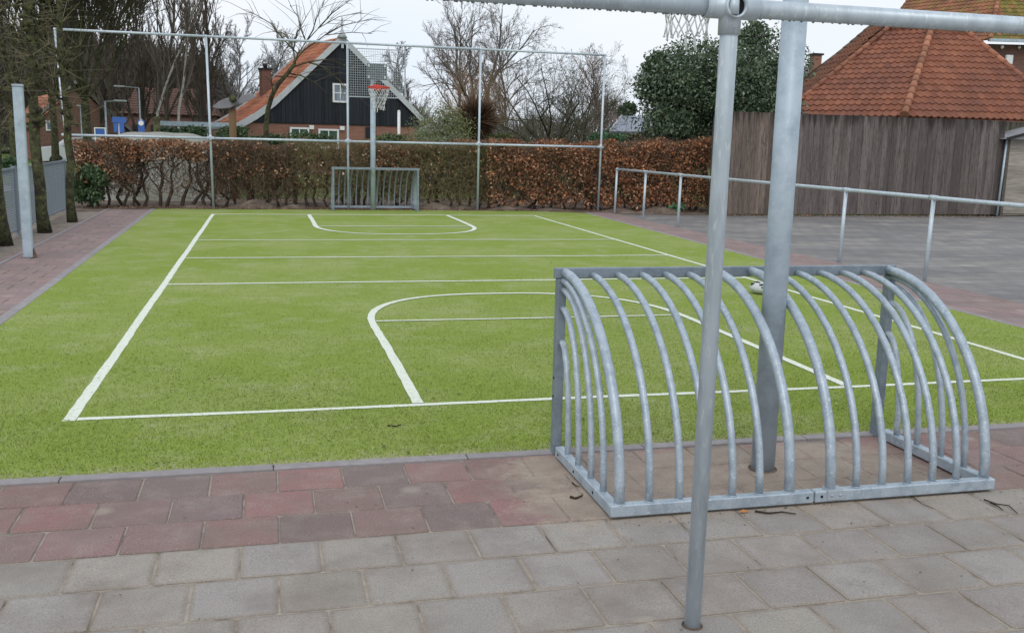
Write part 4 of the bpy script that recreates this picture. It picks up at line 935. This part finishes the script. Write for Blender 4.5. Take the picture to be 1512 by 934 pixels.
bush('green_bush', 'loose olive green bush hiding the right corner of the farmhouse', 645, 146, 262, 110, 33, 15000, [(.16, .19, .075), (.19, .21, .09), (.13, .16, .06), (.2, .2, .11)], .06, 81, group=GE, lump=60)
bush('conifer', 'narrow dark conifer between the reddish bare tree and the large evergreen', 926, 142, 196, 26, 46, 3500, DG, .14, 82, 'tree', GE)
bush('green_bush', 'low green shrub below the farmhouse left window', 400, 198, 214, 60, 30, 3500, DG + OL[:1], .07, 83, group=GE)
bush('green_bush', 'rounded green shrub below the right farmhouse window', 452, 195, 214, 95, 31, 5000, DG + OL[:1], .07, 84, group=GE)
bush('green_bush', 'green shrub behind the leftmost bay of hedge under the carport', 345, 187, 212, 60, 31, 3500, DG + OL[:1], .07, 88, group=GE)
bush('green_bush', 'dark green bush in the shade of the carport', 265, 187, 203, 80, 44, 3500, DG, .12, 85, group=GE)
bush('green_bush', 'bright green low shrub behind the hedge beside the last pipe-frame post', 900, 196, 212, 60, 31, 2500, [(.05, .14, .06), (.07, .17, .08), (.05, .10, .04)], .07, 86, group=GE)
bush('green_bush', 'low green shrub right of the pollard willow', 735, 194, 212, 50, 34, 2500, DG + OL, .07, 87, group=GE)
bush('green_bush', 'bluish green shrub beside the drainage door of the farmhouse', 580, 197, 212, 60, 34, 2500, DG + OL, .07, 89, group=GE)
# pollard willow
pw = empty('pollard_willow', (at(702, 200, 34).x, 34, 0), 0, 'pollard willow with dark knotted head and radiating orange-brown shoots', 'tree', GT)
MB().tube([(0, 0, 0), (.03, 0, .9), (0, 0, 1.7)], [.22, .18, .22], 10, (.06, .045, .03)).ball((0, 0, 2.45), (.5, .45, .55), 12, 8, (.035, .022, .014)).build('trunk', M['bark'], pw)
rg = np.random.default_rng(9); sg = []
for i in range(620):
    d = rg.normal(size=3); d[2] = abs(d[2]) * 1.1 - .25; d /= np.linalg.norm(d); L = rg.uniform(.7, 2.3) * (.55 + .6 * max(d[2], 0)); p = np.array([0, 0, 2.4]) + d * np.array([.4, .35, .45])
    for k in range(3):
        q = p + d * L / 3; sg.append((*p, *q, .007 * (1 - k * .25), .007 * (.75 - k * .22))); p = q; d = d + rg.normal(0, .06, 3) + np.array([0, 0, .10]); d /= np.linalg.norm(d)
for i in range(2600):
    d = rg.normal(size=3); d /= np.linalg.norm(d); L = rg.uniform(.15, .45); p = np.array([0, 0, 2.4]) + d * np.array([.4, .35, .45]); q = p + d * L; sg.append((*p, *q, .010, .004))
F = tubes3(sg); c = np.array([(.25, .165, .105)]) * rg.uniform(.55, 1.4, (len(sg), 1)); c[1860:] = np.array([(.06, .032, .018)]) * rg.uniform(.5, 1.6, (len(c) - 1860, 1)); quads('crown', M['twig'], F, np.concatenate([c] * 3), pw)
# ornamental grass
og = empty('ornamental_grass', (at(962, 205, 27).x, 27, 0), 0, 'dry straw-coloured ornamental grass clump in front of the grey garden house', 'grass clump')
sg = []
for i in range(1100):
    a = rg.uniform(0, 2 * PI); t = abs(rg.normal(0, .33)); L = rg.uniform(.6, 1.1); p = np.array([rg.normal(0, .18), rg.normal(0, .12), 1.1]); q = p + L * np.array([math.sin(t) * math.cos(a), math.sin(t) * math.sin(a), math.cos(t)]); sg.append((*p, *q, .007, .003))
c = np.array([(.26, .18, .11)]) * rg.uniform(.5, 1.4, (len(sg), 1)); quads('blades', M['twig'], tubes3(sg), np.concatenate([c] * 3), og)
# second rusty hedge behind ---------------------------------------------------

# front tree with drooping pruned branches (before the farmhouse)
def poly_from_px(pts, Y, dy=0): return [at(x, y, Y + dy * i / len(pts)) for i, (x, y) in enumerate(pts)]
ft = empty('garden_tree', (at(392, 205, 28).x, 28, 0), 0, 'thin greenish garden tree with arching bare branches in front of the farmhouse roof', 'tree', GT)
O = Vector(ft.location)
b = MB(); tr = [(392, 235), (393, 205), (393, 185), (396, 160), (402, 140), (410, 125), (425, 108), (434, 96), (436, 88)]
pts = [p - O for p in poly_from_px(tr, 28)]; b.tube(pts, [.085, .075, .07, .065, .062, .06, .055, .05, .03], 8, cap=False)
br = [[(436, 90), (433, 75), (430, 62), (420, 50), (405, 46)], [(434, 96), (440, 80), (452, 62), (470, 42), (500, 25), (535, 18)], [(436, 90), (448, 75), (480, 52), (520, 48), (550, 50)],
      [(396, 150), (403, 138), (401, 122), (392, 112)], [(430, 100), (455, 92), (480, 88), (505, 95), (520, 105)], [(425, 108), (445, 112), (465, 122), (485, 140), (490, 153), (486, 160)],
      [(452, 62), (445, 45), (440, 25), (428, 8)], [(452, 62), (462, 45), (468, 25), (478, 5)], [(440, 80), (420, 60), (400, 35), (378, 22), (360, 15)], [(470, 42), (490, 20), (515, 2)], [(433, 75), (438, 50), (455, 20)],
      [(480, 52), (505, 38), (540, 30)], [(455, 92), (480, 100), (500, 118), (508, 132)]]
tw = []; rg2 = random.Random(6)
for j, q in enumerate(br):
    dd = rg2.uniform(-1.2, 1.2); P = [p - O for p in poly_from_px(q, 28, dd)]; b.tube(P, [.022 * (1 - .7 * i / (len(P) - 1)) for i in range(len(P))], 5, cap=False)
    for _ in range(11):
        i = rg2.randrange(1, len(P)); a = P[i - 1].lerp(P[i], rg2.random()); d = (P[i] - P[i - 1]).normalized() + Vector((rg2.gauss(0, .6), rg2.gauss(0, .6), rg2.gauss(.1, .5))); e = a + d * rg2.uniform(.25, .7); m_ = a.lerp(e, .5) + Vector((0, 0, .05)); tw += [(*a, *m_, .008, .006), (*m_, *e, .006, .003)]
b.build('trunk', M['bark_green'], ft)
c = np.array([(.12, .10, .065)] * len(tw)); quads('crown', M['twig'], tubes3(tw), np.concatenate([c] * 3), ft)

# pleached limes along the left fence -----------------------------------------
def pleached(loc, r, kz, label, seed):
    t = empty('pleached_lime', loc, 0, label, 'tree', 'pleached lime trees along the wire fence'); rg = random.Random(seed); b = MB()
    H_ = 4.6; pts = [Vector((rg.gauss(0, .02), rg.gauss(0, .02), H_ * i / 12)) for i in range(13)]; b.tube(pts, [r * (1.25 if i == 0 else 1.0 - .035 * i) for i in range(13)], 12, cap=True)
    for z in kz:   # knuckles
        for k in range(9):
            a = rg.uniform(0, 2 * PI); b.ball((math.cos(a) * r * 1.0, math.sin(a) * r * 1.0, z + rg.uniform(-.2, .2)), (rg.uniform(.03, .075), rg.uniform(.03, .075), rg.uniform(.03, .07)), 8, 6)
    ti = []
    for z in [1.75, 2.25, 2.7, 3.1, 3.6]:
        for sgn in (-1, 1):
            L = rg.uniform(.15, .5); p = Vector((0, 0, z + rg.uniform(-.1, .1))); e = p + Vector((rg.uniform(-.1, .3) * sgn, sgn * L, rg.uniform(-.05, .2)))
            b.tube([p, p.lerp(e, .5) + Vector((0, 0, .04)), e], [.026, .02, .018], 6)
            b.ball(e, (.035, .035, .03), 7, 5)
            for k in range(7):
                d = Vector((rg.gauss(0, .8), rg.gauss(0, .9), rg.uniform(-.1, 1.0))).normalized(); f = e + d * rg.uniform(.2, .9); ti.append((*e, *f, .005, .0025))
    for z in kz:
        for k in range(26):
            a = rg.uniform(0, 2 * PI); p = Vector((math.cos(a) * r, math.sin(a) * r, z + rg.uniform(-.2, .2))); d = Vector((math.cos(a) * 1.2, math.sin(a) * 1.2, rg.uniform(-.3, .9))).normalized(); ti.append((*p, *(p + d * rg.uniform(.12, 1.1) * (1 if rg.random() < .3 else .4)), .005, .0025))
    for k in range(45):
        z = rg.uniform(1.6, 4.5); a = rg.uniform(0, 2 * PI); p = Vector((math.cos(a) * r * .8, math.sin(a) * r * .8, z)); d = Vector((math.cos(a), math.sin(a), rg.uniform(0, 1.2))).normalized(); ti.append((*p, *(p + d * rg.uniform(.1, .45)), .006, .003))
    b.build('trunk', M['bark_green'], t)
    c = np.array([(.15, .135, .08)]) * np.random.default_rng(seed).uniform(.6, 1.5, (len(ti), 1)); quads('crown', M['twig'], tubes3(ti), np.concatenate([c] * 3), t)
pleached((-3.80, 15.6, -.02), .105, [2.3, 3.55, 3.9], 'leftmost and nearest pleached lime trunk, cut by the left edge', 1)
pleached((-3.67, 17.64, -.02), .095, [1.9, 2.6, 3.3, 3.45], 'middle pleached lime trunk just right of the blue-grey column', 2)
pleached((-3.58, 19.75, -.02), .08, [2.0, 2.95, 3.05], 'farthest pleached lime trunk beside the end of the wire fence', 3)
# bamboo-like canes? none: thin horizontal training wire between the limes
# wire mesh fence
mf = empty('mesh_fence', (-4.12, 22.2, 0), 0, 'grey wire mesh panel fence behind the lime trunks at the left', 'fence')
fy = [0, -2.5, -5.0, -7.5, -10.0]
def fx(y): return .035 * -y
for i in range(4):
    b = MB(); ya, yb = fy[i] - .04, fy[i + 1] + .04
    for k in range(25):
        z = .10 + k * .0395; b.bar((fx(ya), ya, z), (fx(yb), yb, z), .009, .009)
    k = 0; y_ = ya
    while y_ > yb: b.bar((fx(y_), y_, .10), (fx(y_), y_, 1.05), .006, .006, up=(0, 1, 0)); y_ -= .045
    pn = b.build('mesh_panel', M['mesh'], mf)
    MB().bar((fx(ya), ya, 1.065), (fx(yb), yb, 1.065), .04, .03).bar((fx(ya), ya, .09), (fx(yb), yb, .09), .04, .03).build('panel_frame', M['mesh'], pn)
for y_ in fy: MB().box((fx(y_), y_, .54), (.06, .06, 1.12)).build('post', M['mesh'], mf)

# ------------------------------------------------------------------ hedges
def hedge(name, label, x0, x1, Y, dep, z0, z1, nleaf, ntwig, nstem, pal, tc, seed, lsize=.075, leafz=None, slope=0, cat='hedge', m='dry_leaf', gnarl=.10, stemr=.03, patch=None):
    h = empty(name, ((x0 + x1) / 2, Y, 0), 0, label, cat, 'hedge sections behind the far goal'); cx = (x0 + x1) / 2; rg = np.random.default_rng(seed); w = x1 - x0
    top = lambda x: z1 + slope * (x) + .05 * np.sin(x * 4.3 + seed) + .03 * np.sin(x * 9.1)
    b = MB()
    for i in range(nstem):
        x_ = -w / 2 + w * (i + .5 + rg.uniform(-.3, .3)) / nstem; y_ = rg.uniform(-.12, .12); p = Vector((x_, y_, 0)); pts = [p]; H_ = top(x_) * rg.uniform(.75, .95); k = 7
        for j in range(k): p = p + Vector((rg.normal(0, gnarl), rg.normal(0, gnarl * .4), H_ / k)); pts.append(p)
        b.tube(pts, [stemr * (1.2 - .8 * j / k) * rg.uniform(.85, 1.15) for j in range(k + 1)], 6, (.075, .058, .045), cap=False)
        for j in range(5):
            q = pts[rg.integers(2, k)]; e = q + Vector((rg.normal(0, .28), rg.normal(0, .15), rg.uniform(.05, .45))); m2 = q.lerp(e, .5) + Vector((rg.normal(0, .05), 0, rg.normal(0, .04))); b.tube([q, m2, e], [stemr * .5, stemr * .36, stemr * .15], 5, (.075, .058, .045), cap=False)
    b.build('stems', M['bark'], h)
    # twigs
    n = ntwig; P = np.stack([rg.uniform(-w / 2, w / 2, n), rg.uniform(-dep / 2, dep / 2, n), rg.uniform(.0, 1, n) ** .75], 1); P[:, 2] = z0 + P[:, 2] * (top(P[:, 0]) - z0 - .05)
    d = rg.normal(size=(n, 3)) * np.array([.7, .6, .9]); d[:, 2] = np.abs(d[:, 2]) * .9 + .05; d /= np.linalg.norm(d, axis=1)[:, None]; L = rg.uniform(.12, .42, (n, 1)); Q = P + d * L; Q[:, 2] = np.minimum(Q[:, 2], top(Q[:, 0]) + .05)
    sg = np.concatenate([P, Q, np.full((n, 1), .0055), np.full((n, 1), .0025)], 1); F = tubes3(sg)
    pick = np.array(tc)[rg.integers(0, len(tc), n)] * rg.uniform(.6, 1.4, (n, 1)); quads('twigs', M['twig'], F, np.concatenate([pick] * 3), h)
    if nleaf:
        n = nleaf; u = rg.uniform(-w / 2, w / 2, n); lz0, lz1, pw_ = leafz or (z0, 1, 1)
        z = lz0 + (rg.uniform(0, 1, n) ** pw_) * (top(u) * lz1 - lz0); y_ = rg.uniform(-1, 1, n); y_ = np.sign(y_) * np.abs(y_) ** .45 * dep / 2
        dens = .5 + .5 * np.sin(u * 2.3 + seed) * np.sin(z * 5.1 + u * 1.7) + .3 * np.sin(u * 6 + z * 9); kp = rg.uniform(0, 1, n) < np.clip(dens + .25, .12, 1)
        P = np.stack([u, y_ + .05 * np.sin(u * 5) + .04 * np.sin(z * 11 + u * 3), z], 1)[kp]; n = len(P)
        c = np.array(pal)[rg.integers(0, len(pal), n)] * rg.uniform(.7, 1.35, (n, 1))
        quads('leaves', M[m], leaves(P, lsize, c, rg, .62), c, h)
    return h
RUST = [(.33, .13, .06), (.40, .175, .085), (.26, .105, .055), (.46, .25, .15), (.18, .08, .048)]
TAN = [(.34, .20, .12), (.42, .27, .18), (.28, .15, .09), (.20, .10, .06), (.5, .36, .26)]
TWB = [(.14, .095, .065), (.18, .125, .085), (.10, .075, .055)]
TWG = [(.19, .16, .085), (.22, .19, .10), (.14, .12, .07), (.19, .13, .08)]
hedge('beech_hedge', 'leftmost end of the hedge with rusty leaves above dark green leaves', -4.2, -2.9, 24.1, .9, .2, 1.50, 4200, 1900, 5, RUST + TAN, TWB, 101, leafz=(.55, 1, .8))
hedge('beech_hedge', 'gappy beech hedge with bare gnarled stems and a thin band of tan leaves on top', -3.35, -1.15, 24.2, .7, .15, 1.52, 3200, 1900, 9, TAN + RUST[:2], TWB, 102, leafz=(1.08, 1, 1.0), gnarl=.10, stemr=.038)
hedge('thorn_hedge', 'tangled leafless brown shrub hedge left of the far goal', -1.25, .55, 24.2, .9, .1, 1.50, 1300, 5200, 8, TAN + RUST, TWB, 103, leafz=(.7, 1, 1))
hedge('thorn_hedge', 'greenish twiggy hedge section right behind and left of the far goal', .5, 2.2, 24.3, .8, .1, 1.56, 900, 2900, 7, TAN + OL, TWG, 104, leafz=(.5, 1, .9))
hedge('beech_hedge', 'twiggy hedge behind the right half of the far goal with sparse tan leaves on top', 2.2, 3.7, 24.35, .8, .1, 1.55, 2000, 3300, 7, TAN + RUST[:2], TWG, 105, leafz=(.9, 1, .6))
hedge('thorn_hedge', 'olive brown twiggy hedge between far goal and fourth pipe post', 3.6, 5.5, 24.2, .9, .1, 1.60, 1900, 5600, 8, TAN + OL + DG, TWG, 106, leafz=(.6, 1, .7))
hedge('beech_hedge', 'rust leaved beech hedge between the last two posts of the far pipe frame', 5.3, 8.3, 24.2, .9, .15, 1.62, 16500, 6500, 12, RUST + TAN[:3], TWB, 107, leafz=(.08, 1, .72))
hedge('beech_hedge', 'rust leaved beech hedge behind the start of the low railing', 8.2, 11.2, 24.0, 1.1, .15, 1.78, 19000, 5500, 12, RUST + TAN[:1], TWB, 108, leafz=(.10, 1, .8), slope=.05)
hedge('beech_hedge', 'second rusty hedge line seen just above the front hedge under the apple trees', 5.0, 11.0, 27.0, .9, .9, 1.72, 9000, 2500, 10, RUST, TWB, 109, leafz=(1.1, 1, .6))
# dark green low shrub at left foot, leaves scattered
bush('green_bush', 'dark green glossy shrub under the leftmost hedge leaves', 135, 245, 305, 62, 23.8, 5200, DG + [(.10, .14, .06)], .09, 120, group=GE, depth=.5)
bush('green_bush', 'small bright green weed at the hedge foot behind the railing', 1000, 303, 314, 26, 23.2, 260, [(.07, .16, .07), (.09, .2, .09)], .09, 121, group=GE)

# fallen leaves along the soil strip and fence, specks on the court
rg = np.random.default_rng(77); n = 2600
P = np.stack([rg.uniform(-4, 11.2, n), 23.2 + np.abs(rg.normal(0, .45, n)) + .1, np.full(n, .012)], 1)
n2 = 1100; P = np.concatenate([P, np.stack([rg.uniform(11, 19, n2), 22.15 + rg.normal(0, .12, n2), np.full(n2, .006)], 1)])
c = np.array(RUST + TAN + [(.08, .05, .04)] * 4)[rg.integers(0, 14, len(P))]
V = leaves(P, .06, c, rg, .7); V[:, :, 2] = .012 + np.abs(V[:, :, 2] - .012) * .35
o = quads('fallen_leaves', M['dry_leaf'], V, c * .8); tag(o, 'brown fallen leaves lying along the hedge and board fence', 'leaves', kind='stuff')
n = 620; P = np.stack([rg.uniform(-2.2, 7.3, n), 4.95 + rg.uniform(0, 1, n) ** 1.5 * 17.5, np.full(n, .02)], 1); k_ = P[:, 0] < kr(P[:, 1]); P = P[k_]; n = len(P)
c = np.array([(.05, .04, .02), (.10, .06, .03), (.07, .08, .03), (.3, .17, .08), (.45, .4, .3)])[rg.choice(5, n, p=[.4, .25, .2, .1, .05])]; V = leaves(P, .030, c, rg, .5); V[:, :, 2] = .018 + (V[:, :, 2] - .02) * .2
o = quads('turf_litter', M['dry_leaf'], V, c); tag(o, 'tiny dark bits of leaf and twig scattered over the green turf', 'leaf litter', kind='stuff')
n = 420; P = np.stack([rg.uniform(-1.3, 4.3, n), rg.uniform(2.6, 4.8, n), np.full(n, .005)], 1); P[:140, 0] = rg.uniform(1.2, 3.6, 140); P[:140, 1] = rg.normal(3.86, .06, 140)
c = np.array([(.05, .04, .03), (.10, .06, .04), (.3, .27, .22)])[rg.choice(3, n, p=[.6, .25, .15])]; V = leaves(P, .012, c, rg, .6); V[:, :, 2] = .005 + np.abs(V[:, :, 2] - .005) * .3
o = quads('paving_grit', M['dry_leaf'], V, c); tag(o, 'small dark grit and seed scattered on the paving slabs', 'grit', kind='stuff')

# twigs lying on the slabs
def twig(label, px, r=.004):
    q = [onground(x, y, .008) for x, y in px]; t = empty('fallen_twig', q[0], 0, None); C.objects.unlink(t); bpy.data.objects.remove(t)
    b = MB().tube([Vector(p) - Vector(q[0]) for p in q], [r * (1 - .5 * i / (len(q) - 1)) for i in range(len(q))], 6, (.045, .03, .02))
    o = b.build('fallen_twig', M['bark']); o.location = q[0]; tag(o, label, 'twig', 'twigs lying on the paving'); return o
twig('dark forked twig on the grey slabs right of the foreground goal', [(1453, 737), (1470, 743), (1490, 746), (1503, 758)])
twig('short dark twig beside the forked one at the right edge', [(1462, 741), (1474, 747), (1481, 753)])
twig('long dark twig below the left half of the goal back rail', [(1115, 754), (1135, 757), (1155, 755), (1175, 758)], .005)
twig('thin twig leaning over the right half of the goal back rail', [(1325, 716), (1340, 728), (1352, 736), (1362, 744), (1378, 750)], .0025)
twig('stubby dark twig on the sand left of the foreground goal', [(842, 733), (850, 735), (860, 731)], .007)
twig('tiny curved twig above the stubby one left of the goal', [(845, 712), (850, 716), (856, 718)], .004)
twig('dark twig on the turf left of the near key line', [(572, 628), (585, 629), (592, 626)], .006)
lf = MB(); lf.add([(0, 0, .006), (.03, .012, .012), (.055, 0, .008), (.03, -.014, .006)], [(0, 1, 2, 3)], (.45, .2, .08)); o = lf.build('fallen_leaf', M['dry_leaf']); o.location = onground(1090, 757); tag(o, 'single orange-brown leaf on the slabs below the goal back rail', 'leaf')
# flattened ball
bp = onground(1129, 435); bl_ = empty('flat_ball', bp, 0, 'white ball with dark marks, half flattened, lying on the turf behind the near pole', 'ball')
MB().ball((0, .05, .075), (.155, .14, .075), 20, 12).build('skin', M['board_white'], bl_)
rr = random.Random(12)
for k in range(30):
    a = rr.uniform(PI * .8, 2.2 * PI); e = rr.uniform(.25, 1.2); p = Vector((math.cos(a) * math.cos(e) * .156, .05 + math.sin(a) * math.cos(e) * .141, .075 + math.sin(e) * .0755)); MB().ball(p, (.016, .012, .008), 6, 4).build('dark_mark', M['black'], bl_)

# ------------------------------------------------------------------ playground things & street beyond the hedge
mo = MB(); vs = []; fs = []; nx, ny = 26, 12; mc = at(238, 200, 28.6); wx = at(332, 200, 28.6).x - mc.x
for j in range(ny + 1):
    for i in range(nx + 1):
        u = -1 + 2 * i / nx; v = -1 + 2 * j / ny; r_ = (abs(u) ** 4 + abs(v) ** 3); z = 1.74 * max(0, 1 - r_) ** .36 * (1 + .006 * math.sin(i * 1.1)); vs.append((mc.x + u * wx * 1.05, 28.6 + v * 2.3, z - .02))
for j in range(ny):
    for i in range(nx): fs.append((j * (nx + 1) + i, j * (nx + 1) + i + 1, (j + 1) * (nx + 1) + i + 1, (j + 1) * (nx + 1) + i))
mo.add(vs, fs, smooth=True); o = mo.build('concrete_mound', M['concrete']); o['kind'] = 'structure'
def wing(b, a, c, w0, w1, z):
    pass
bt = empty('wooden_sculpture', (at(344, 200, 27.5).x, 27.5, 0), 0, 'brown wooden post with curved grey wing-like sheet roof left of the farmhouse', 'play structure')
O = Vector(bt.location)
MB().tube([(0, 0, 0), (0, 0, at(344, 152, 27.5).z)], .10, 10).build('post', M['wood'], bt)
for side in (0, 1):
    pl = [(314, 158.5), (322, 151), (334, 146), (350, 145), (352, 153), (340, 159), (325, 160.5)] if side == 0 else [(351, 149), (358, 141), (370, 138), (379, 143), (368, 149), (353, 154)]
    MB().prism([at(x, y, 27.3) - O for x, y in pl], (0, .10, .02)).build('wing', M['moss_roof'], bt)
MB().ball(at(344, 146, 27.2) - O, .10, 10, 7).build('knob', M['bark_green'], bt)
for px, yt, lb in ((231, 172, 'mossy wooden post with rounded top behind the concrete mound'), (368, 203, 'pale round-topped wooden post just above the hedge left of the garden tree')):
    Y = 30 if px == 231 else 26; t = at(px, yt, Y); o = empty('wooden_post', (t.x, Y, 0), 0, lb, 'post', 'round topped posts of the playground'); MB().tube([(0, 0, 0), (0, 0, t.z - .08)], .10, 10).build('shaft', M['bark_green'], o); MB().ball((0, 0, t.z - .08), (.11, .11, .09), 10, 7).build('top', M['bark_green'], o)
wp = at(589, 165, 36); o = empty('white_pole', (wp.x, 36, 0), 0, 'thin white pole right below the basketball net beyond the hedge', 'pole'); zp = at(589, 166, 36).z; MB().tube([(0, 0, 0), (0, 0, zp)], .055, 10).build('shaft', M['white'], o); MB().ball((0, 0, zp + .02), .06, 8, 6).build('cap', M['white'], o)
# wooden bench behind the goal
bn_ = empty('wooden_bench', (at(470, 262, 25.6).x, 25.6, 0), 0, 'pale wooden bench seen through the hedge left of the far goal', 'bench')
for z, y_ in ((.78, .1), (.45, -.1)): MB().box((.2, y_, z), (2.0, .25, .09), col=(.36, .30, .24)).build('plank', M['shed_wood'], bn_)
for x_ in (-.6, 1.0): MB().box((x_, 0, .35), (.1, .3, .7), col=(.25, .2, .15)).build('leg', M['shed_wood'], bn_)
# street: lawn, pale path, signs, lamps, cars
sheet('lawn', [(-22, 34), (-6.2, 34), (-6.0, 58), (-22, 58)], -.02, mat('bright_lawn', (.13, .24, .05), .9, n1=(2, (.17, .28, .07), .4, .6), bump=(30, .5, .02)))
sheet('pale_path', [(-22, 30.0), (-4.0, 30.0), (-4.0, 33.6), (-22, 33.6)], -.015, M['path'])
bush('green_bush', 'low dark green box shrub beyond the mesh fence at the left edge', 18, 232, 258, 46, 28, 2500, DG, .07, 140, group=GE)
def lamp(label, px, ytop, Y, arm):
    t = at(px, ytop, Y); o = empty('street_lamp', (t.x, Y, 0), 0, label, 'street lamp', 'street lamps beyond the hedge')
    MB().tube([(0, 0, 0), (0, 0, t.z)], [.05, .03], 8).build('pole', M['galv'], o); MB().tube([(0, 0, t.z), (arm, 0, t.z + .06)], .02, 6).build('arm', M['galv'], o)
    MB().box((arm, 0, t.z + .05), (.5, .14, .07), bev=.02).build('lamp_head', M['board_white'], o)
lamp('slender street lamp left of the blue direction sign', 155, 150, 44, .6)
lamp('street lamp with arm pointing left in front of the red barn roof', 205, 130, 52, -.9)
lamp('leaning thin street lamp beside the dark broad tree trunk', 119, 158, 48, .1)
sg_ = empty('direction_sign', (at(176, 195, 38).x, 38, 0), 0, 'blue direction sign with a broad top board and two narrow panels below', 'sign')
O = Vector(sg_.location)
MB().tube([(0, 0, 0), (0, 0, at(176, 174, 38).z)], .04, 8).build('pole', M['galv'], sg_)
a = at(166, 172, 38) - O; c = at(187, 182, 38) - O; MB().box(((a.x + c.x) / 2, -.06, (a.z + c.z) / 2), (c.x - a.x, .04, a.z - c.z - .03)).build('board', M['blue'], sg_)
for x0, x1, y0, y1 in ((168, 174, 182, 195), (177, 184, 181, 196)):
    a = at(x0, y0, 38) - O; c = at(x1, y1, 38) - O; MB().box(((a.x + c.x) / 2, -.06, (a.z + c.z) / 2), (c.x - a.x, .04, a.z - c.z)).build('panel', M['blue'], sg_)
s3 = empty('round_sign', (at(209, 190, 38).x, 38, 0), 0, 'small blue traffic sign on a grey pole right of the direction sign', 'sign')
z3 = at(209, 184, 38).z; MB().tube([(0, 0, 0), (0, 0, z3 + .2)], .035, 8).build('pole', M['galv'], s3); MB().box((0, -.05, z3 - .05), (.22, .03, .42)).build('board', M['blue'], s3); MB().tube([(0, -.085, z3 + .05), (0, -.07, z3 + .05)], .09, 14).build('symbol', M['white'], s3)
s4 = empty('information_board', (at(148, 196, 40).x, 40, 0), 0, 'blue information board in a white frame on two posts beside the street lamp', 'sign')
z4 = at(148, 195, 40).z; 
MB().box((0, 0, z4), (.32, .03, .26)).build('board', M['blue'], s4)
fr = MB()
for (x_, z_, w_, h_) in ((0, .15, .41, .04), (0, -.15, .41, .04), (-.185, 0, .04, .26), (.185, 0, .04, .26)): fr.box((x_, -.01, z4 + z_), (w_, .05, h_))
fr.build('frame', M['white'], s4)
for x_ in (-.185, .185): MB().box((x_, .03, z4 / 2), (.05, .05, z4)).build('post', M['white'], s4)
def car(label, px, Y, m, rz=0, z=0):
    p = at(px, 200, Y); o = empty('parked_car', (p.x, Y, z), rz, label, 'car', 'cars parked beyond the hedge')
    pf = [(-2.1, .3), (-2.1, .75), (-1.95, .9), (-1.2, 1.0), (-.6, 1.42), (.7, 1.45), (1.35, 1.0), (1.95, .9), (2.1, .7), (2.1, .3)]
    MB().prism([(x_, -.82, z_) for x_, z_ in pf], (0, 1.64, 0)).build('body', m, o)
    MB().prism([(-1.0, -.835, 1.0), (-.52, -.835, 1.34), (.62, -.835, 1.36), (1.12, -.835, 1.0)], (0, 1.67, 0)).build('window', M['glass'], o)
    for x_ in (-1.3, 1.3):
        for s in (-1, 1):
            w_ = MB().tube([(x_, s * .70, .31), (x_, s * .86, .31)], .31, 18).build('wheel', M['black'], o); MB().tube([(x_, s * .80, .31), (x_, s * .87, .31)], .18, 12).build('rim', M['galv'], w_)
    for s in (-1, 1): MB().box((-2.1, s * .6, .7), (.05, .28, .12)).build('headlight', M['white'], o)
car('white parked car between the dark broad tree and the mossy post of the frame', 121, 52, M['car_white'], .3)
car('dark parked car in the shade under the grey carport', 288, 48, M['car_dark'], .1)
# far wood as a soft mass of twigs on the horizon
rg = np.random.default_rng(31); n = 150000; ang = np.where(rg.random(n) < .78, rg.uniform(-.6, 0, n), rg.uniform(0, .9, n))
dist = rg.uniform(82, 100, n); x = np.sin(ang) * dist; y = np.cos(ang) * dist
hmax = 3.4 + .7 * np.sin(ang * 23) + .6 * np.sin(ang * 61) + 5.6 / (1 + np.exp((ang + .035) * 45)) + .8 * np.sin(ang * 97)
z0_ = rg.uniform(0, 1, n) ** .8 * hmax; d = rg.normal(size=(n, 3)) * np.array([.5, .5, .6]); d[:, 2] = np.abs(d[:, 2]) + .5; d /= np.linalg.norm(d, axis=1)[:, None]; L = rg.uniform(.6, 1.8, (n, 1)); P = np.stack([x, y, z0_], 1); Q = P + d * L
c = np.array([(.12, .098, .082), (.14, .12, .105), (.105, .092, .072), (.10, .105, .07)])[rg.integers(0, 4, n)] * rg.uniform(.7, 1.25, (n, 1))
o = quads('far_woods', M['twig'], tubes3(np.concatenate([P, Q, np.full((n, 1), .024), np.full((n, 1), .009)], 1)), np.concatenate([c] * 3)); tag(o, 'distant brown mass of bare woods and scrub along the horizon', 'woods', kind='stuff')
